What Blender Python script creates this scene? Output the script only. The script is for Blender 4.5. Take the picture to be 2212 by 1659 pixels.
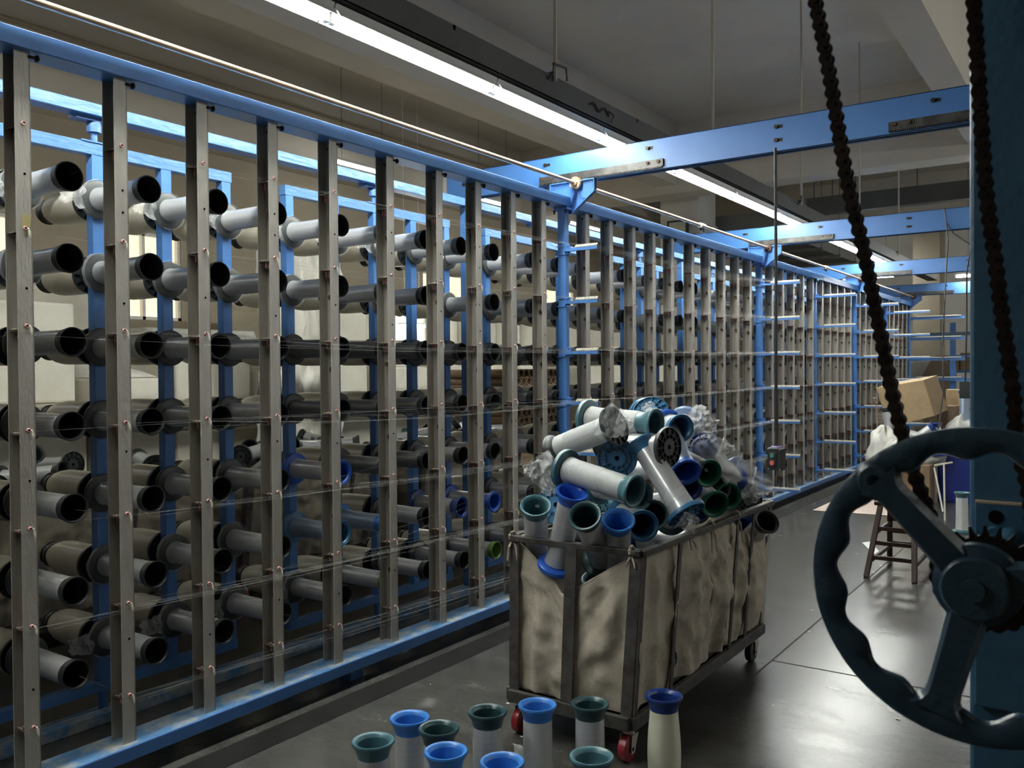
import bpy, math, random
from mathutils import Vector, Matrix, noise
random.seed(7)
S = bpy.context.scene
for o in list(bpy.data.objects): bpy.data.objects.remove(o)
COL = S.collection
R = math.radians
V = Vector

# ------------------------------------------------------------------ camera
FPX, CX, CY, CAMH = 1882.0, 1106.0, 829.5, 1.45
YAW, PIT, ROL = R(34.80), R(0.874), R(-0.475)
CF = V((-math.sin(YAW)*math.cos(PIT), math.cos(YAW)*math.cos(PIT), -math.sin(PIT)))
_r0 = V((math.cos(YAW), math.sin(YAW), 0)); _u0 = _r0.cross(CF)
CR = math.cos(ROL)*_r0 + math.sin(ROL)*_u0
CU = -math.sin(ROL)*_r0 + math.cos(ROL)*_u0
CC = V((0, 0, CAMH))
cam = bpy.data.cameras.new('camera'); cam_o = bpy.data.objects.new('camera', cam); COL.objects.link(cam_o)
m = Matrix.Identity(4)
for i in range(3):
    m[i][0] = CR[i]; m[i][1] = CU[i]; m[i][2] = -CF[i]; m[i][3] = CC[i]
cam_o.matrix_world = m
cam.sensor_width = 36; cam.lens = 36*FPX/2212; cam.clip_start = 0.05; cam.clip_end = 100
cam.dof.use_dof = True; cam.dof.focus_distance = 4.2; cam.dof.aperture_fstop = 9.0
S.camera = cam_o

# ------------------------------------------------------------------ world, light level
w = bpy.data.worlds.new('World'); S.world = w; w.use_nodes = True
w.node_tree.nodes['Background'].inputs[0].default_value = (0.9, 0.93, 1.0, 1)
w.node_tree.nodes['Background'].inputs[1].default_value = 0.25
S.view_settings.view_transform = 'Standard'; S.view_settings.look = 'None'
S.view_settings.gamma = 1; S.view_settings.use_curve_mapping = False
S.view_settings.exposure = 1.2
TUBE = 72.0

def at(px, py, x=None, y=None, z=None, d=None):
    """real point seen at a pixel of the photo, on the given plane of the room (or d metres in front of the camera)"""
    r = CF + CR*((px-CX)/FPX) - CU*((py-CY)/FPX)
    if d is not None: return CC + r*d
    i, v = (0, x) if x is not None else ((1, y) if y is not None else (2, z))
    return CC + r*((v-CC[i])/r[i])

# ------------------------------------------------------------------ materials
MATS = {}
def mat(name, c, rough=0.5, metal=0.0, c2=None, scale=8.0, thr=(0.4, 0.65), bump=0.0, bscale=60.0, spec=0.5, ring=0.0, ringf=900.0, emit=0.0, alpha=1.0, stretch=None, trans=0.0, sheen=0.0):
    if name in MATS: return MATS[name]
    m = bpy.data.materials.new(name); m.use_nodes = True; nt = m.node_tree; b = nt.nodes['Principled BSDF']
    b.inputs['Base Color'].default_value = (*c, 1); b.inputs['Roughness'].default_value = rough
    b.inputs['Metallic'].default_value = metal; b.inputs['Specular IOR Level'].default_value = spec
    b.inputs['Alpha'].default_value = alpha
    if trans: b.inputs['Transmission Weight'].default_value = trans
    if sheen: b.inputs['Sheen Weight'].default_value = sheen
    N = nt.nodes.new; L = nt.links.new
    tc = N('ShaderNodeTexCoord'); mp = N('ShaderNodeMapping'); L(tc.outputs['Object'], mp.inputs[0])
    if stretch: mp.inputs['Scale'].default_value = stretch
    if c2 is not None:
        n = N('ShaderNodeTexNoise'); n.inputs['Scale'].default_value = scale; n.inputs['Detail'].default_value = 5; n.inputs['Roughness'].default_value = 0.65
        L(mp.outputs[0], n.inputs[0])
        cr = N('ShaderNodeValToRGB'); cr.color_ramp.elements[0].position = thr[0]; cr.color_ramp.elements[1].position = thr[1]
        cr.color_ramp.elements[0].color = (*c, 1); cr.color_ramp.elements[1].color = (*c2, 1)
        L(n.outputs[0], cr.inputs[0]); L(cr.outputs[0], b.inputs['Base Color'])
    if bump:
        n2 = N('ShaderNodeTexNoise'); n2.inputs['Scale'].default_value = bscale; n2.inputs['Detail'].default_value = 4
        L(mp.outputs[0], n2.inputs[0]); bp = N('ShaderNodeBump'); bp.inputs['Strength'].default_value = bump; bp.inputs['Distance'].default_value = 0.01
        L(n2.outputs[0], bp.inputs['Height']); L(bp.outputs[0], b.inputs['Normal'])
    if ring:
        wv = N('ShaderNodeTexWave'); wv.bands_direction = 'Z'; wv.inputs['Scale'].default_value = ringf/4; wv.inputs['Distortion'].default_value = 0.6
        wv.inputs['Detail'].default_value = 2
        L(tc.outputs['Object'], wv.inputs[0]); bp = N('ShaderNodeBump'); bp.inputs['Strength'].default_value = ring; bp.inputs['Distance'].default_value = 0.001
        L(wv.outputs['Fac'], bp.inputs['Height']); L(bp.outputs[0], b.inputs['Normal'])
    if emit:
        b.inputs['Emission Color'].default_value = (*c, 1); b.inputs['Emission Strength'].default_value = emit
    MATS[name] = m; return m

BLUE = mat('blue_paint', (0.052, 0.16, 0.42), 0.40, c2=(0.062, 0.18, 0.455), scale=3, bump=0.08, bscale=14)
BLUEW = mat('blue_paint_worn', (0.055, 0.155, 0.37), 0.38, c2=(0.14, 0.26, 0.48), scale=60, thr=(0.52, 0.75), bump=0.3, bscale=50, stretch=(1, 0.25, 1))
BLUED = mat('blue_paint_dusty', (0.07, 0.19, 0.38), 0.5, c2=(0.42, 0.40, 0.33), scale=9, thr=(0.42, 0.68), bump=0.5, bscale=120)
TEALB = mat('machine_teal_paint', (0.022, 0.075, 0.135), 0.42, c2=(0.028, 0.09, 0.155), scale=4, bump=0.15, bscale=60)
WHEELM = mat('handwheel_paint', (0.010, 0.031, 0.056), 0.36, c2=(0.016, 0.042, 0.066), scale=12, bump=0.2, bscale=70)
STEEL = mat('galvanised_steel', (0.44, 0.425, 0.39), 0.42, 0.45, c2=(0.36, 0.335, 0.295), scale=14, thr=(0.35, 0.7), bump=0.2, bscale=140, stretch=(1, 1, 0.3))
STEELW = mat('dusty_steel', (0.47, 0.445, 0.40), 0.5, 0.3, c2=(0.36, 0.325, 0.28), scale=9, thr=(0.38, 0.68), bump=0.2, bscale=140, stretch=(1, 1, 0.2))
RUST = mat('rusty_steel', (0.10, 0.06, 0.045), 0.7, 0.4, c2=(0.05, 0.03, 0.024), scale=30)
PINK = mat('pink_ceramic', (0.55, 0.28, 0.27), 0.3)
CERAM = mat('white_ceramic', (0.80, 0.76, 0.66), 0.3)
DARKM = mat('dark_iron', (0.02, 0.018, 0.016), 0.5, 0.6, c2=(0.06, 0.045, 0.03), scale=40)
CHAINM = mat('greasy_chain', (0.008, 0.006, 0.005), 0.42, 0.6, c2=(0.022, 0.012, 0.009), scale=60, spec=0.5)
RACKM = mat('tooth_rack_steel', (0.035, 0.035, 0.035), 0.45, 0.5, c2=(0.09, 0.085, 0.08), scale=14)
BRASS = mat('tarnished_rod', (0.62, 0.46, 0.32), 0.36, 0.45, c2=(0.45, 0.31, 0.21), scale=9, stretch=(1, 0.2, 1))
FILM = mat('clear_thread_winding', (0.62, 0.63, 0.645), 0.27, 0.38, ring=0.2, ringf=700, c2=(0.54, 0.55, 0.565), scale=5, stretch=(0.2, 0.2, 30))
FILMB = mat('blue_tinted_winding', (0.34, 0.42, 0.55), 0.30, 0.5, ring=0.35, ringf=700)
FILMC = mat('cream_winding', (0.58, 0.54, 0.45), 0.30, 0.0, c2=(0.50, 0.46, 0.38), scale=6, spec=0.5)
FILMW = mat('white_winding', (0.62, 0.64, 0.64), 0.4, 0.15, ring=0.5, ringf=420)
FILMY = mat('yellowish_winding', (0.74, 0.74, 0.58), 0.35, 0.1, ring=0.5, ringf=500)
FILMG = mat('shaded_grey_winding', (0.20, 0.205, 0.21), 0.33, 0.45, ring=0.35, ringf=700)  # winding with the shade of the middle rows put into its colour
PBLK = mat('black_plastic', (0.022, 0.026, 0.027), 0.36)
PGRY = mat('charcoal_plastic', (0.032, 0.038, 0.04), 0.42, c2=(0.052, 0.058, 0.06), scale=30)
PTEAL = mat('teal_plastic', (0.06, 0.15, 0.185), 0.33)
PDTEAL = mat('dark_teal_plastic', (0.022, 0.062, 0.072), 0.33)
PBLUE = mat('royal_blue_plastic', (0.02, 0.10, 0.50), 0.33)
PLBLUE = mat('bright_blue_plastic', (0.04, 0.20, 0.60), 0.33)
PSKY = mat('steel_blue_plastic', (0.04, 0.15, 0.29), 0.35)
PNAVY = mat('navy_plastic', (0.012, 0.04, 0.20), 0.3)
PGREEN = mat('green_plastic', (0.01, 0.13, 0.075), 0.33)
PLIME = mat('olive_green_plastic', (0.13, 0.22, 0.05), 0.4)
PLAV = mat('pale_blue_plastic', (0.28, 0.38, 0.62), 0.4)
PAPER = mat('white_paper', (0.8, 0.8, 0.78), 0.6)
PINKP = mat('pale_pink_board', (0.68, 0.54, 0.48), 0.6)
CARD = mat('cardboard', (0.43, 0.31, 0.18), 0.75, c2=(0.38, 0.27, 0.155), scale=12)
CARDD = mat('cardboard_brown', (0.27, 0.18, 0.11), 0.8, c2=(0.2, 0.14, 0.09), scale=6)
CANVAS = mat('dirty_canvas', (0.42, 0.375, 0.305), 0.85, c2=(0.24, 0.20, 0.155), scale=9, thr=(0.45, 0.95), bump=0.5, bscale=30)
TARP = mat('brown_tarp', (0.22, 0.19, 0.145), 0.8, c2=(0.14, 0.12, 0.095), scale=3, bump=0.3, bscale=20)
FOAM = mat('cream_foam_board', (0.66, 0.63, 0.54), 0.7, c2=(0.58, 0.54, 0.45), scale=2.5, bump=0.1, bscale=6)
CLOTH = mat('white_cloth', (0.75, 0.74, 0.70), 0.75, c2=(0.62, 0.60, 0.55), scale=5, bump=0.2, bscale=25)
CART = mat('cart_iron', (0.075, 0.072, 0.068), 0.5, 0.3, c2=(0.035, 0.03, 0.027), scale=18, bump=0.2, bscale=90)
RUBBER = mat('black_rubber', (0.02, 0.02, 0.02), 0.5)
REDW = mat('red_wheel', (0.20, 0.012, 0.018), 0.35)
PLASTER = mat('ceiling_plaster', (0.64, 0.595, 0.525), 0.85, c2=(0.59, 0.545, 0.48), scale=0.8)
WALLM = mat('wall_plaster', (0.40, 0.345, 0.265), 0.85, c2=(0.36, 0.31, 0.235), scale=1.2)
WALLW = mat('white_wall', (0.70, 0.68, 0.64), 0.8, c2=(0.62, 0.6, 0.56), scale=1.5)
TRAYM = mat('dark_cable_tray', (0.055, 0.056, 0.055), 0.55, c2=(0.075, 0.073, 0.07), scale=2)
DUCT = mat('grey_duct', (0.20, 0.195, 0.185), 0.5)
LAMPW = mat('lamp_white', (0.72, 0.72, 0.70), 0.4)
LIT = mat("lit_tube", (0.97, 1.0, 0.93), 0.5, emit=TUBE)
WIN = mat('daylight_pane', (1.0, 0.85, 0.58), 0.5, emit=0.42)
WOOD = mat('dark_stool_wood', (0.028, 0.013, 0.010), 0.45, c2=(0.016, 0.008, 0.006), spec=0.2, scale=6, stretch=(1, 1, 0.2))
ORANGE = mat('red_handle', (0.65, 0.07, 0.03), 0.4)
LILAC = mat('lilac_ring', (0.32, 0.25, 0.50), 0.4)
BTNG = mat('green_button', (0.05, 0.19, 0.17), 0.4)
BTNR = mat('red_button', (0.50, 0.10, 0.09), 0.4)
THREAD = mat('clear_thread', (0.7, 0.7, 0.69), 0.35, alpha=0.28)
FILL_L = mat('fill_tube_left_bay', (0.97, 1.0, 0.93), 0.5, emit=9.0)  # glow of the fill lamps added over left bay and stores
FILL_R = mat('fill_tube_right_bay', (0.97, 1.0, 0.93), 0.5, emit=38.0)  # glow of the fill lamps added over the right aisle
FILL_W = mat('fill_pane_cool', (0.93, 0.97, 1.0), 0.5, emit=0.5)  # glow of the unseen panes added as soft fill

def net_mat(name, dens=0.5, freq=260):
    m = bpy.data.materials.new(name); m.use_nodes = True; nt = m.node_tree; N = nt.nodes.new; L = nt.links.new
    b = nt.nodes['Principled BSDF']; b.inputs['Base Color'].default_value = (0.82, 0.83, 0.84, 1); b.inputs['Roughness'].default_value = 0.5
    tr = N('ShaderNodeBsdfTransparent'); mx = N('ShaderNodeMixShader'); tc = N('ShaderNodeTexCoord')
    ws = []
    for d in ('DIAGONAL', 'Z'):
        wv = N('ShaderNodeTexWave'); wv.bands_direction = d; wv.inputs['Scale'].default_value = freq/2.2; wv.inputs['Distortion'].default_value = 1.0
        L(tc.outputs['Object'], wv.inputs[0]); ws.append(wv)
    mm = N('ShaderNodeMath'); mm.operation = 'MAXIMUM'; L(ws[0].outputs['Fac'], mm.inputs[0]); L(ws[1].outputs['Fac'], mm.inputs[1])
    gr = N('ShaderNodeMath'); gr.operation = 'MULTIPLY'; L(mm.outputs[0], gr.inputs[0]); gr.inputs[1].default_value = dens
    L(gr.outputs[0], mx.inputs[0]); L(tr.outputs[0], mx.inputs[1]); L(b.outputs[0], mx.inputs[2])
    L(mx.outputs[0], nt.nodes['Material Output'].inputs[0]); MATS[name] = m; return m
NET = net_mat('white_netting', 0.62); NETG = net_mat('grey_netting', 0.38)
SHEET = mat('clear_plastic_sheet', (0.72, 0.72, 0.68), 0.25, alpha=0.8, bump=0.8, bscale=14)

def floor_mat():
    m = bpy.data.materials.new('polished_concrete'); m.use_nodes = True; nt = m.node_tree; N = nt.nodes.new; L = nt.links.new
    b = nt.nodes['Principled BSDF']; tc = N('ShaderNodeTexCoord')
    mp = N('ShaderNodeMapping'); mp.inputs['Scale'].default_value = (1, 2.2, 1); L(tc.outputs['Object'], mp.inputs[0])
    n = N('ShaderNodeTexNoise'); n.inputs['Scale'].default_value = 2.2; n.inputs['Detail'].default_value = 9; n.inputs['Roughness'].default_value = 0.7; L(mp.outputs[0], n.inputs[0])
    cr = N('ShaderNodeValToRGB'); e = cr.color_ramp.elements; e[0].position = 0.3; e[1].position = 0.75
    e[0].color = (0.042, 0.041, 0.038, 1); e[1].color = (0.082, 0.079, 0.073, 1); L(n.outputs[0], cr.inputs[0]); L(cr.outputs[0], b.inputs['Base Color'])
    r2 = N('ShaderNodeMapRange'); r2.inputs[3].default_value = 0.17; r2.inputs[4].default_value = 0.33; L(n.outputs[0], r2.inputs[0]); L(r2.outputs[0], b.inputs['Roughness'])
    n3 = N('ShaderNodeTexNoise'); n3.inputs['Scale'].default_value = 220; bp = N('ShaderNodeBump'); bp.inputs['Strength'].default_value = 0.12; bp.inputs['Distance'].default_value = 0.002
    L(tc.outputs['Object'], n3.inputs[0]); L(n3.outputs[0], bp.inputs['Height']); L(bp.outputs[0], b.inputs['Normal'])
    return m
FLOORM = floor_mat()
STRIPE = mat('dark_floor_strip', (0.008, 0.008, 0.008), 0.6, c2=(0.014, 0.014, 0.013), scale=5, spec=0.15)
JOINT = mat('floor_joint', (0.02, 0.018, 0.016), 0.8)

# ------------------------------------------------------------------ mesh builder
class MB:
    def __init__(s): s.v = []; s.f = []
    def add(s, vs, fs):
        k = len(s.v); s.v += [tuple(v) for v in vs]; s.f += [tuple(i+k for i in f) for f in fs]; return s
    def box(s, x0, x1, y0, y1, z0, z1):
        return s.add([(x0,y0,z0),(x1,y0,z0),(x1,y1,z0),(x0,y1,z0),(x0,y0,z1),(x1,y0,z1),(x1,y1,z1),(x0,y1,z1)],
                     [(0,3,2,1),(4,5,6,7),(0,1,5,4),(1,2,6,5),(2,3,7,6),(3,0,4,7)])
    def bar(s, a, b, w, h, up=V((0,0,1))):
        a = V(a); b = V(b); d = (b-a).normalized()
        if abs(d.dot(up)) > 0.98: up = V((0,1,0))
        x = d.cross(up).normalized()*(w/2); z = x.cross(d).normalized()*(h/2)
        return s.add([a-x-z, a+x-z, a+x+z, a-x+z, b-x-z, b+x-z, b+x+z, b-x+z], [(0,3,2,1),(4,5,6,7),(0,1,5,4),(1,2,6,5),(2,3,7,6),(3,0,4,7)])
    def lathe(s, prof, n=24, o=(0,0,0), axis=(0,0,1), closed=False):
        o = V(o); q = V(axis).normalized().to_track_quat('Z', 'Y'); vs = []; fs = []
        for (r, z) in prof:
            for i in range(n):
                a = 2*math.pi*i/n; vs.append(o + q @ V((r*math.cos(a), r*math.sin(a), z)))
        P = len(prof)
        for j in range(P-1 if not closed else P):
            for i in range(n):
                a = j*n+i; b = j*n+(i+1)%n; c = ((j+1)%P)*n+(i+1)%n; d = ((j+1)%P)*n+i
                fs.append((a, b, c, d))
        return s.add(vs, fs)
    def cyl(s, a, b, r, n=12, r2=None):
        a = V(a); b = V(b); L = (b-a).length; r2 = r if r2 is None else r2
        return s.lathe([(0.00001,0),(r,0),(r2,L),(0.00001,L)], n, a, b-a)
    def tube(s, pts, r, n=6):
        pts = [V(p) for p in pts]; vs = []; fs = []
        for k, p in enumerate(pts):
            d = (pts[min(k+1, len(pts)-1)] - pts[max(k-1, 0)]).normalized()
            up = V((0,0,1)) if abs(d.z) < 0.9 else V((1,0,0))
            x = d.cross(up).normalized(); y = x.cross(d)
            rr = r[k] if isinstance(r, (list, tuple)) else r
            for i in range(n):
                a = 2*math.pi*i/n; vs.append(p + x*math.cos(a)*rr + y*math.sin(a)*rr)
        for k in range(len(pts)-1):
            for i in range(n): fs.append((k*n+i, k*n+(i+1)%n, (k+1)*n+(i+1)%n, (k+1)*n+i))
        fs.append(tuple(range(n))[::-1]); fs.append(tuple((len(pts)-1)*n+i for i in range(n)))
        return s.add(vs, fs)
    def prism(s, poly, o, ux, uy, uz, h):
        """extrude a 2D outline lying in ux/uy by h along uz"""
        o = V(o); ux = V(ux); uy = V(uy); uz = V(uz); n = len(poly)
        vs = [o+ux*p[0]+uy*p[1] for p in poly] + [o+ux*p[0]+uy*p[1]+uz*h for p in poly]
        return s.add(vs, [tuple(range(n))[::-1], tuple(range(n, 2*n))] + [(i, (i+1)%n, n+(i+1)%n, n+i) for i in range(n)])
    def grid(s, fn, nu, nv):
        vs = [fn(i/nu, j/nv) for j in range(nv+1) for i in range(nu+1)]
        return s.add(vs, [(j*(nu+1)+i, j*(nu+1)+i+1, (j+1)*(nu+1)+i+1, (j+1)*(nu+1)+i) for j in range(nv) for i in range(nu)])
    def sphere(s, c, r, n=8):
        return s.lathe([(max(1e-5, r*math.sin(math.pi*k/n)), -r*math.cos(math.pi*k/n)) for k in range(n+1)], n+2, c)
    def mesh(s, name, m, smooth=True, ang=35):
        me = bpy.data.meshes.new(name); me.from_pydata(s.v, [], s.f); me.materials.append(m)
        if smooth:
            me.shade_smooth()
            try: me.set_sharp_from_angle(angle=R(ang))
            except Exception: pass
        me.update(); return me
    def build(s, name, m, parent=None, smooth=True, ang=35, bevel=0, solid=0):
        o = bpy.data.objects.new(name, s.mesh(name, m, smooth, ang)); COL.objects.link(o)
        if parent is not None: o.parent = parent
        if bevel:
            b = o.modifiers.new('Bevel', 'BEVEL'); b.width = bevel; b.segments = 2; b.limit_method = 'ANGLE'
        if solid:
            b = o.modifiers.new('Solid', 'SOLIDIFY'); b.thickness = solid
        return o
def inst(name, me, parent=None):
    o = bpy.data.objects.new(name, me); COL.objects.link(o)
    if parent is not None: o.parent = parent
    return o
def tag(o, label=None, cat=None, group=None, kind=None):
    if label: o['label'] = label
    if cat: o['category'] = cat
    if group: o['group'] = group
    if kind: o['kind'] = kind
    return o
def thing(name, label, cat, loc=(0,0,0), group=None, quat=None):
    o = bpy.data.objects.new(name, None); COL.objects.link(o); o.location = loc; o.empty_display_size = 0.1
    if quat is not None: o.rotation_mode = 'QUATERNION'; o.rotation_quaternion = quat
    return tag(o, label, cat, group)
def struct(mb, name, m, **k): return tag(mb.build(name, m, **k), kind='structure')

# ------------------------------------------------------------------ room shell
ZS = 5.56
struct(MB().box(-9.6, 7, -5, 27, -0.1, 0), 'floor', FLOORM, smooth=False)
struct(MB().box(-9.6, 7, -5, 27, ZS, ZS+0.15), 'ceiling', PLASTER, smooth=False)
wl = MB()
WN = [(2.6, 3.35), (4.0, 4.7), (5.6, 6.6), (8.0, 9.1), (11.2, 12.4), (15, 16.2)]
wz0, wz1 = 2.1, 3.15
wl.box(-9.8, -9.6, -5, 27, -0.1, wz0); wl.box(-9.8, -9.6, -5, 27, wz1, ZS+0.15)
ys = [-5]+[v for p in WN for v in p]+[27]
for i in range(0, len(ys), 2): wl.box(-9.8, -9.6, ys[i], ys[i+1], wz0, wz1)
struct(wl, 'wall_left', WALLM, smooth=False)
for i, (a, b) in enumerate(WN):
    wf = MB()
    wf.box(-9.72, -9.62, a, a+0.04, wz0, wz1).box(-9.72, -9.62, b-0.04, b, wz0, wz1).box(-9.72, -9.62, a, b, wz0, wz0+0.04).box(-9.72, -9.62, a, b, wz1-0.04, wz1).box(-9.72, -9.62, (a+b)/2-0.02, (a+b)/2+0.02, wz0, wz1)
    o = struct(wf, 'window_%d' % (i+1), LAMPW, smooth=False)
    MB().box(-9.7, -9.68, a+0.03, b-0.03, wz0+0.03, wz1-0.03).build('pane', WIN, o, smooth=False)
struct(MB().box(-9.8, 7, 27, 27.2, -0.1, ZS+0.15), 'wall_far', WALLW, smooth=False)
struct(MB().box(7, 7.2, -5, 27, -0.1, ZS+0.15), 'wall_right', WALLM, smooth=False)
struct(MB().box(-9.8, 7.2, -5.2, -5, -0.1, ZS+0.15), 'wall_back', WALLM, smooth=False)
for i, y in enumerate((6.0, 10.0, 14.0, 18.0)):  # right-wall windows added out of view as soft fill light
    wf = MB(); a, b, c, d = y, y+2.6, 1.5, 4.5
    for q in (a, (a+b)/2-0.03, b-0.06): wf.box(6.93, 7.0, q, q+0.06, c, d)
    for q in (c, (c+d)/2, d-0.06): wf.box(6.93, 7.0, a, b, q, q+0.06)
    o = struct(wf, 'window_%d' % (i+7), LAMPW, smooth=False)
    MB().box(6.97, 6.98, a+0.03, b-0.03, c+0.03, d-0.03).build('pane', FILL_W, o, smooth=False)
for i, x in enumerate(()):
    wf = MB(); a, b, c, d = x, x+2.6, 1.5, 4.5
    for q in (a, (a+b)/2-0.03, b-0.06): wf.box(q, q+0.06, -5.0, -4.93, c, d)
    for q in (c, (c+d)/2, d-0.06): wf.box(a, b, -5.0, -4.93, q, q+0.06)
    o = struct(wf, 'window_%d' % (i+20), LAMPW, smooth=False)
    MB().box(a+0.03, b-0.03, -4.98, -4.97, c+0.03, d-0.03).build('pane', FILL_W, o, smooth=False)
# ceiling beams and columns belong to the building
struct(MB().box(-6.46, -6.076, -5, 14.12, 4.54, ZS), 'trim_1', PLASTER, smooth=False)
struct(MB().box(-1.712, -1.362, -5, 27, 4.54, ZS), 'trim_2', PLASTER, smooth=False)
struct(MB().box(-9.6, 7, 13.6, 14.1, 4.40, ZS), 'trim_3', PLASTER, smooth=False)
struct(MB().box(-9.6, -9.2, -5, 27, 4.28, ZS), 'trim_4', PLASTER, smooth=False)
struct(MB().box(-9.6, 7, 20.2, 20.7, 4.5, ZS), 'trim_5', PLASTER, smooth=False)
col = MB().box(-6.81, -6.076, 14.56, 15.34, 0, ZS)
c1 = tag(col.build('column', WALLW, smooth=False), 'white square plaster column beyond the creel with a floodlight on it', 'column')
struct(MB().tube([(-9.17, -5, 5.03), (-9.17, 27, 5.03)], 0.03, 8), 'trim_8', WALLM)
cd = MB(); cz = 4.05
cd.tube([(-6.06, 15.1, 2.2), (-6.06, 15.1, 3.7), (-6.04, 15.12, 3.84), (-5.98, 15.3, 3.9), (-5.95, 15.48, 3.9)], 0.02, 6)
cd.tube([(-6.66, 14.54, 3.4), (-6.66, 14.54, cz), (-6.05, 14.54, cz), (-6.05, 15.36, cz)], 0.016, 6)
cd.build('conduit', WALLW, c1)
pc = at(2010, 720, y=23.0)
tag(MB().box(at(1972, 700, y=23.0).x, at(2030, 700, y=23.0).x, 23.0, 23.8, 0, ZS).build('column', WALLM, smooth=False), 'beige column at the far end of the hall beyond the thread arms', 'column')

# near-black strip on the floor beside the creel rail, saw cuts
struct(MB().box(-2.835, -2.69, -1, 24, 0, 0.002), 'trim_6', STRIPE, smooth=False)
jt = MB()
jt.box(-1.411, -1.403, -5, 27, 0.0, 0.0012).box(-1.41, 7, 4.262, 4.27, 0.0, 0.0012).box(-1.41, 7, 9.8, 9.808, 0, 0.0012)
struct(jt, 'trim_7', JOINT, smooth=False)

# ------------------------------------------------------------------ lamps
LX = -2.77
def lamp(x, y0, L=1.17, z=2.955, along='y', label='', group=None, lit=None):
    t = thing('tube_lamp', label, 'lamp', (x, y0, z), group)
    if along == 'x': t.rotation_euler = (0, 0, -math.pi/2)
    h = MB().prism([(-0.03, 0.03), (0.03, 0.03), (0.045, 0.062), (-0.045, 0.062)], (0, 0, 0), (1,0,0), (0,0,1), (0,1,0), L)
    if abs(x-LX) < 0.01:   # reflector wings
        for sg in (-1, 1): h.prism([(0.045*sg, 0.03), (0.049*sg, 0.03), (0.068*sg, 0.004), (0.064*sg, 0.004)][::sg], (0, 0, 0), (1,0,0), (0,0,1), (0,1,0), L)
        h.box(-0.049, 0.049, 0, L, 0.026, 0.031)
    h.build('housing', LAMPW, t, smooth=False)
    MB().lathe([(0.00001, 0.03), (0.017, 0.03), (0.017, L-0.03), (0.00001, L-0.03)], 8, (0,0,0), (0,1,0)).build('tube', lit or LIT, t)
    if abs(x-LX) > 0.01:
        zt = (4.53 if z < 4.5 else ZS)-z
        zt = ZS-0.002-z
        for a in (0.2, L-0.2): MB().cyl((0, a, 0.06), (0, a, zt), 0.003, 5).build('hanger_wire', DARKM, t)
    for a in (0, L-0.03): MB().box(-0.014, 0.014, a, a+0.03, -0.015, 0.036).build('end_cap', LAMPW, t, smooth=False)
    return t
nth = ['first', 'second', 'third', 'fourth', 'fifth', 'sixth', 'seventh', 'eighth', 'ninth', 'tenth', 'eleventh', 'twelfth', 'thirteenth', 'fourteenth']
for k in range(13):
    lamp(LX, -0.9+k*1.18, label='lit white tube lamp under the dark tray, %s one counting from the near end' % nth[k], group='lit tube lamps under the tray')
tray = MB()
tray.box(-2.86, -2.70, -1.0, 17.5, 3.03, 3.035).box(-2.86, -2.855, -1, 17.5, 3.03, 3.165).box(-2.705, -2.70, -1, 17.5, 3.03, 3.165)
for k in range(0, 19, 2): tray.box(-2.86, -2.70, k-0.6, k-0.58, 3.14, 3.165)
tr = tag(tray.build('cable_tray', TRAYM, smooth=False), 'long dark grey cable tray hung above the row of lit tubes', 'cable tray')
for y in (4.33, 9.1):
    h = MB().tube([(-2.70, y-0.06, 3.13), (-2.66, y-0.06, 3.16), (-2.66, y-0.06, 3.21), (-2.66, y+0.08, 3.22), (-2.66, y+0.09, 3.15)], 0.008, 5)
    h.build('clip', TRAYM, tr)
lo = MB(); lo.tube([(-2.69, 4.75+0.03*i, 3.10+0.02*math.sin(i*1.3)) for i in range(9)], 0.006, 5); lo.tube([(-2.69, 4.98, 3.11), (-2.67, 5.02, 3.09), (-2.68, 5.0, 3.04)], 0.006, 5)
lo.build('loose_wire', DARKM, tr)
for k, y in enumerate((1.93, 4.33, 6.73, 9.13, 11.6, 14.0)):
    rod = MB().tube([(-2.685, y, 3.13), (-2.685, y+0.01, 4.4), (-2.685, y, ZS-0.002)], 0.011, 6)
    r = tag(rod.build('hanger_rod', mat('painted_rod', (0.5, 0.46, 0.38), 0.5)), 'thin cream hanger rod from the ceiling to the tray, %s from the near end' % nth[k], 'rod', 'hanger rods holding the tray')
    MB().box(-2.87, -2.69, y-0.015, y+0.015, 3.168, 3.185).build('hook', TRAYM, r, smooth=False)
# fill lamps added over left bay, right aisle and stores to brighten the hall
for i, x in enumerate((-8.8, -7.4, -5.6)):
    for j, y in enumerate((0.1, 1.7 if i < 2 else 1.1)):
        lamp(x, y, z=3.4, along='x', label='added fill tube lamp over the left bay outside the picture, row %s, %s from the wall' % (('back', 'front')[j], nth[i]), group='added fill lamps over the left bay', lit=FILL_L)
for i in range(6):
    lamp(3.6, 3.0+i*2.4, z=4.2, label='added fill tube lamp over the right aisle, %s along' % nth[i], group='added fill lamps over the right aisle', lit=FILL_R)
for i in range(3):
    lamp(-8.4, 8.0+i*3.0, z=4.2, label='added fill tube lamp high over the stores behind the creel, %s along' % nth[i], group='added fill lamps over the stores', lit=FILL_L)
p = at(2062, 598, y=15.9)
lamp(p.x, 15.9, 0.9, p.z, 'x', 'lit tube lamp far off beside the blue machine column')
for i, x in enumerate((-5.5, -1.2, 1.5)):
    lamp(x, 22, 1.2, 3.6, 'x', 'tube lamp at the far end of the hall, %s from the left' % nth[i], 'far tube lamps')
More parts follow.
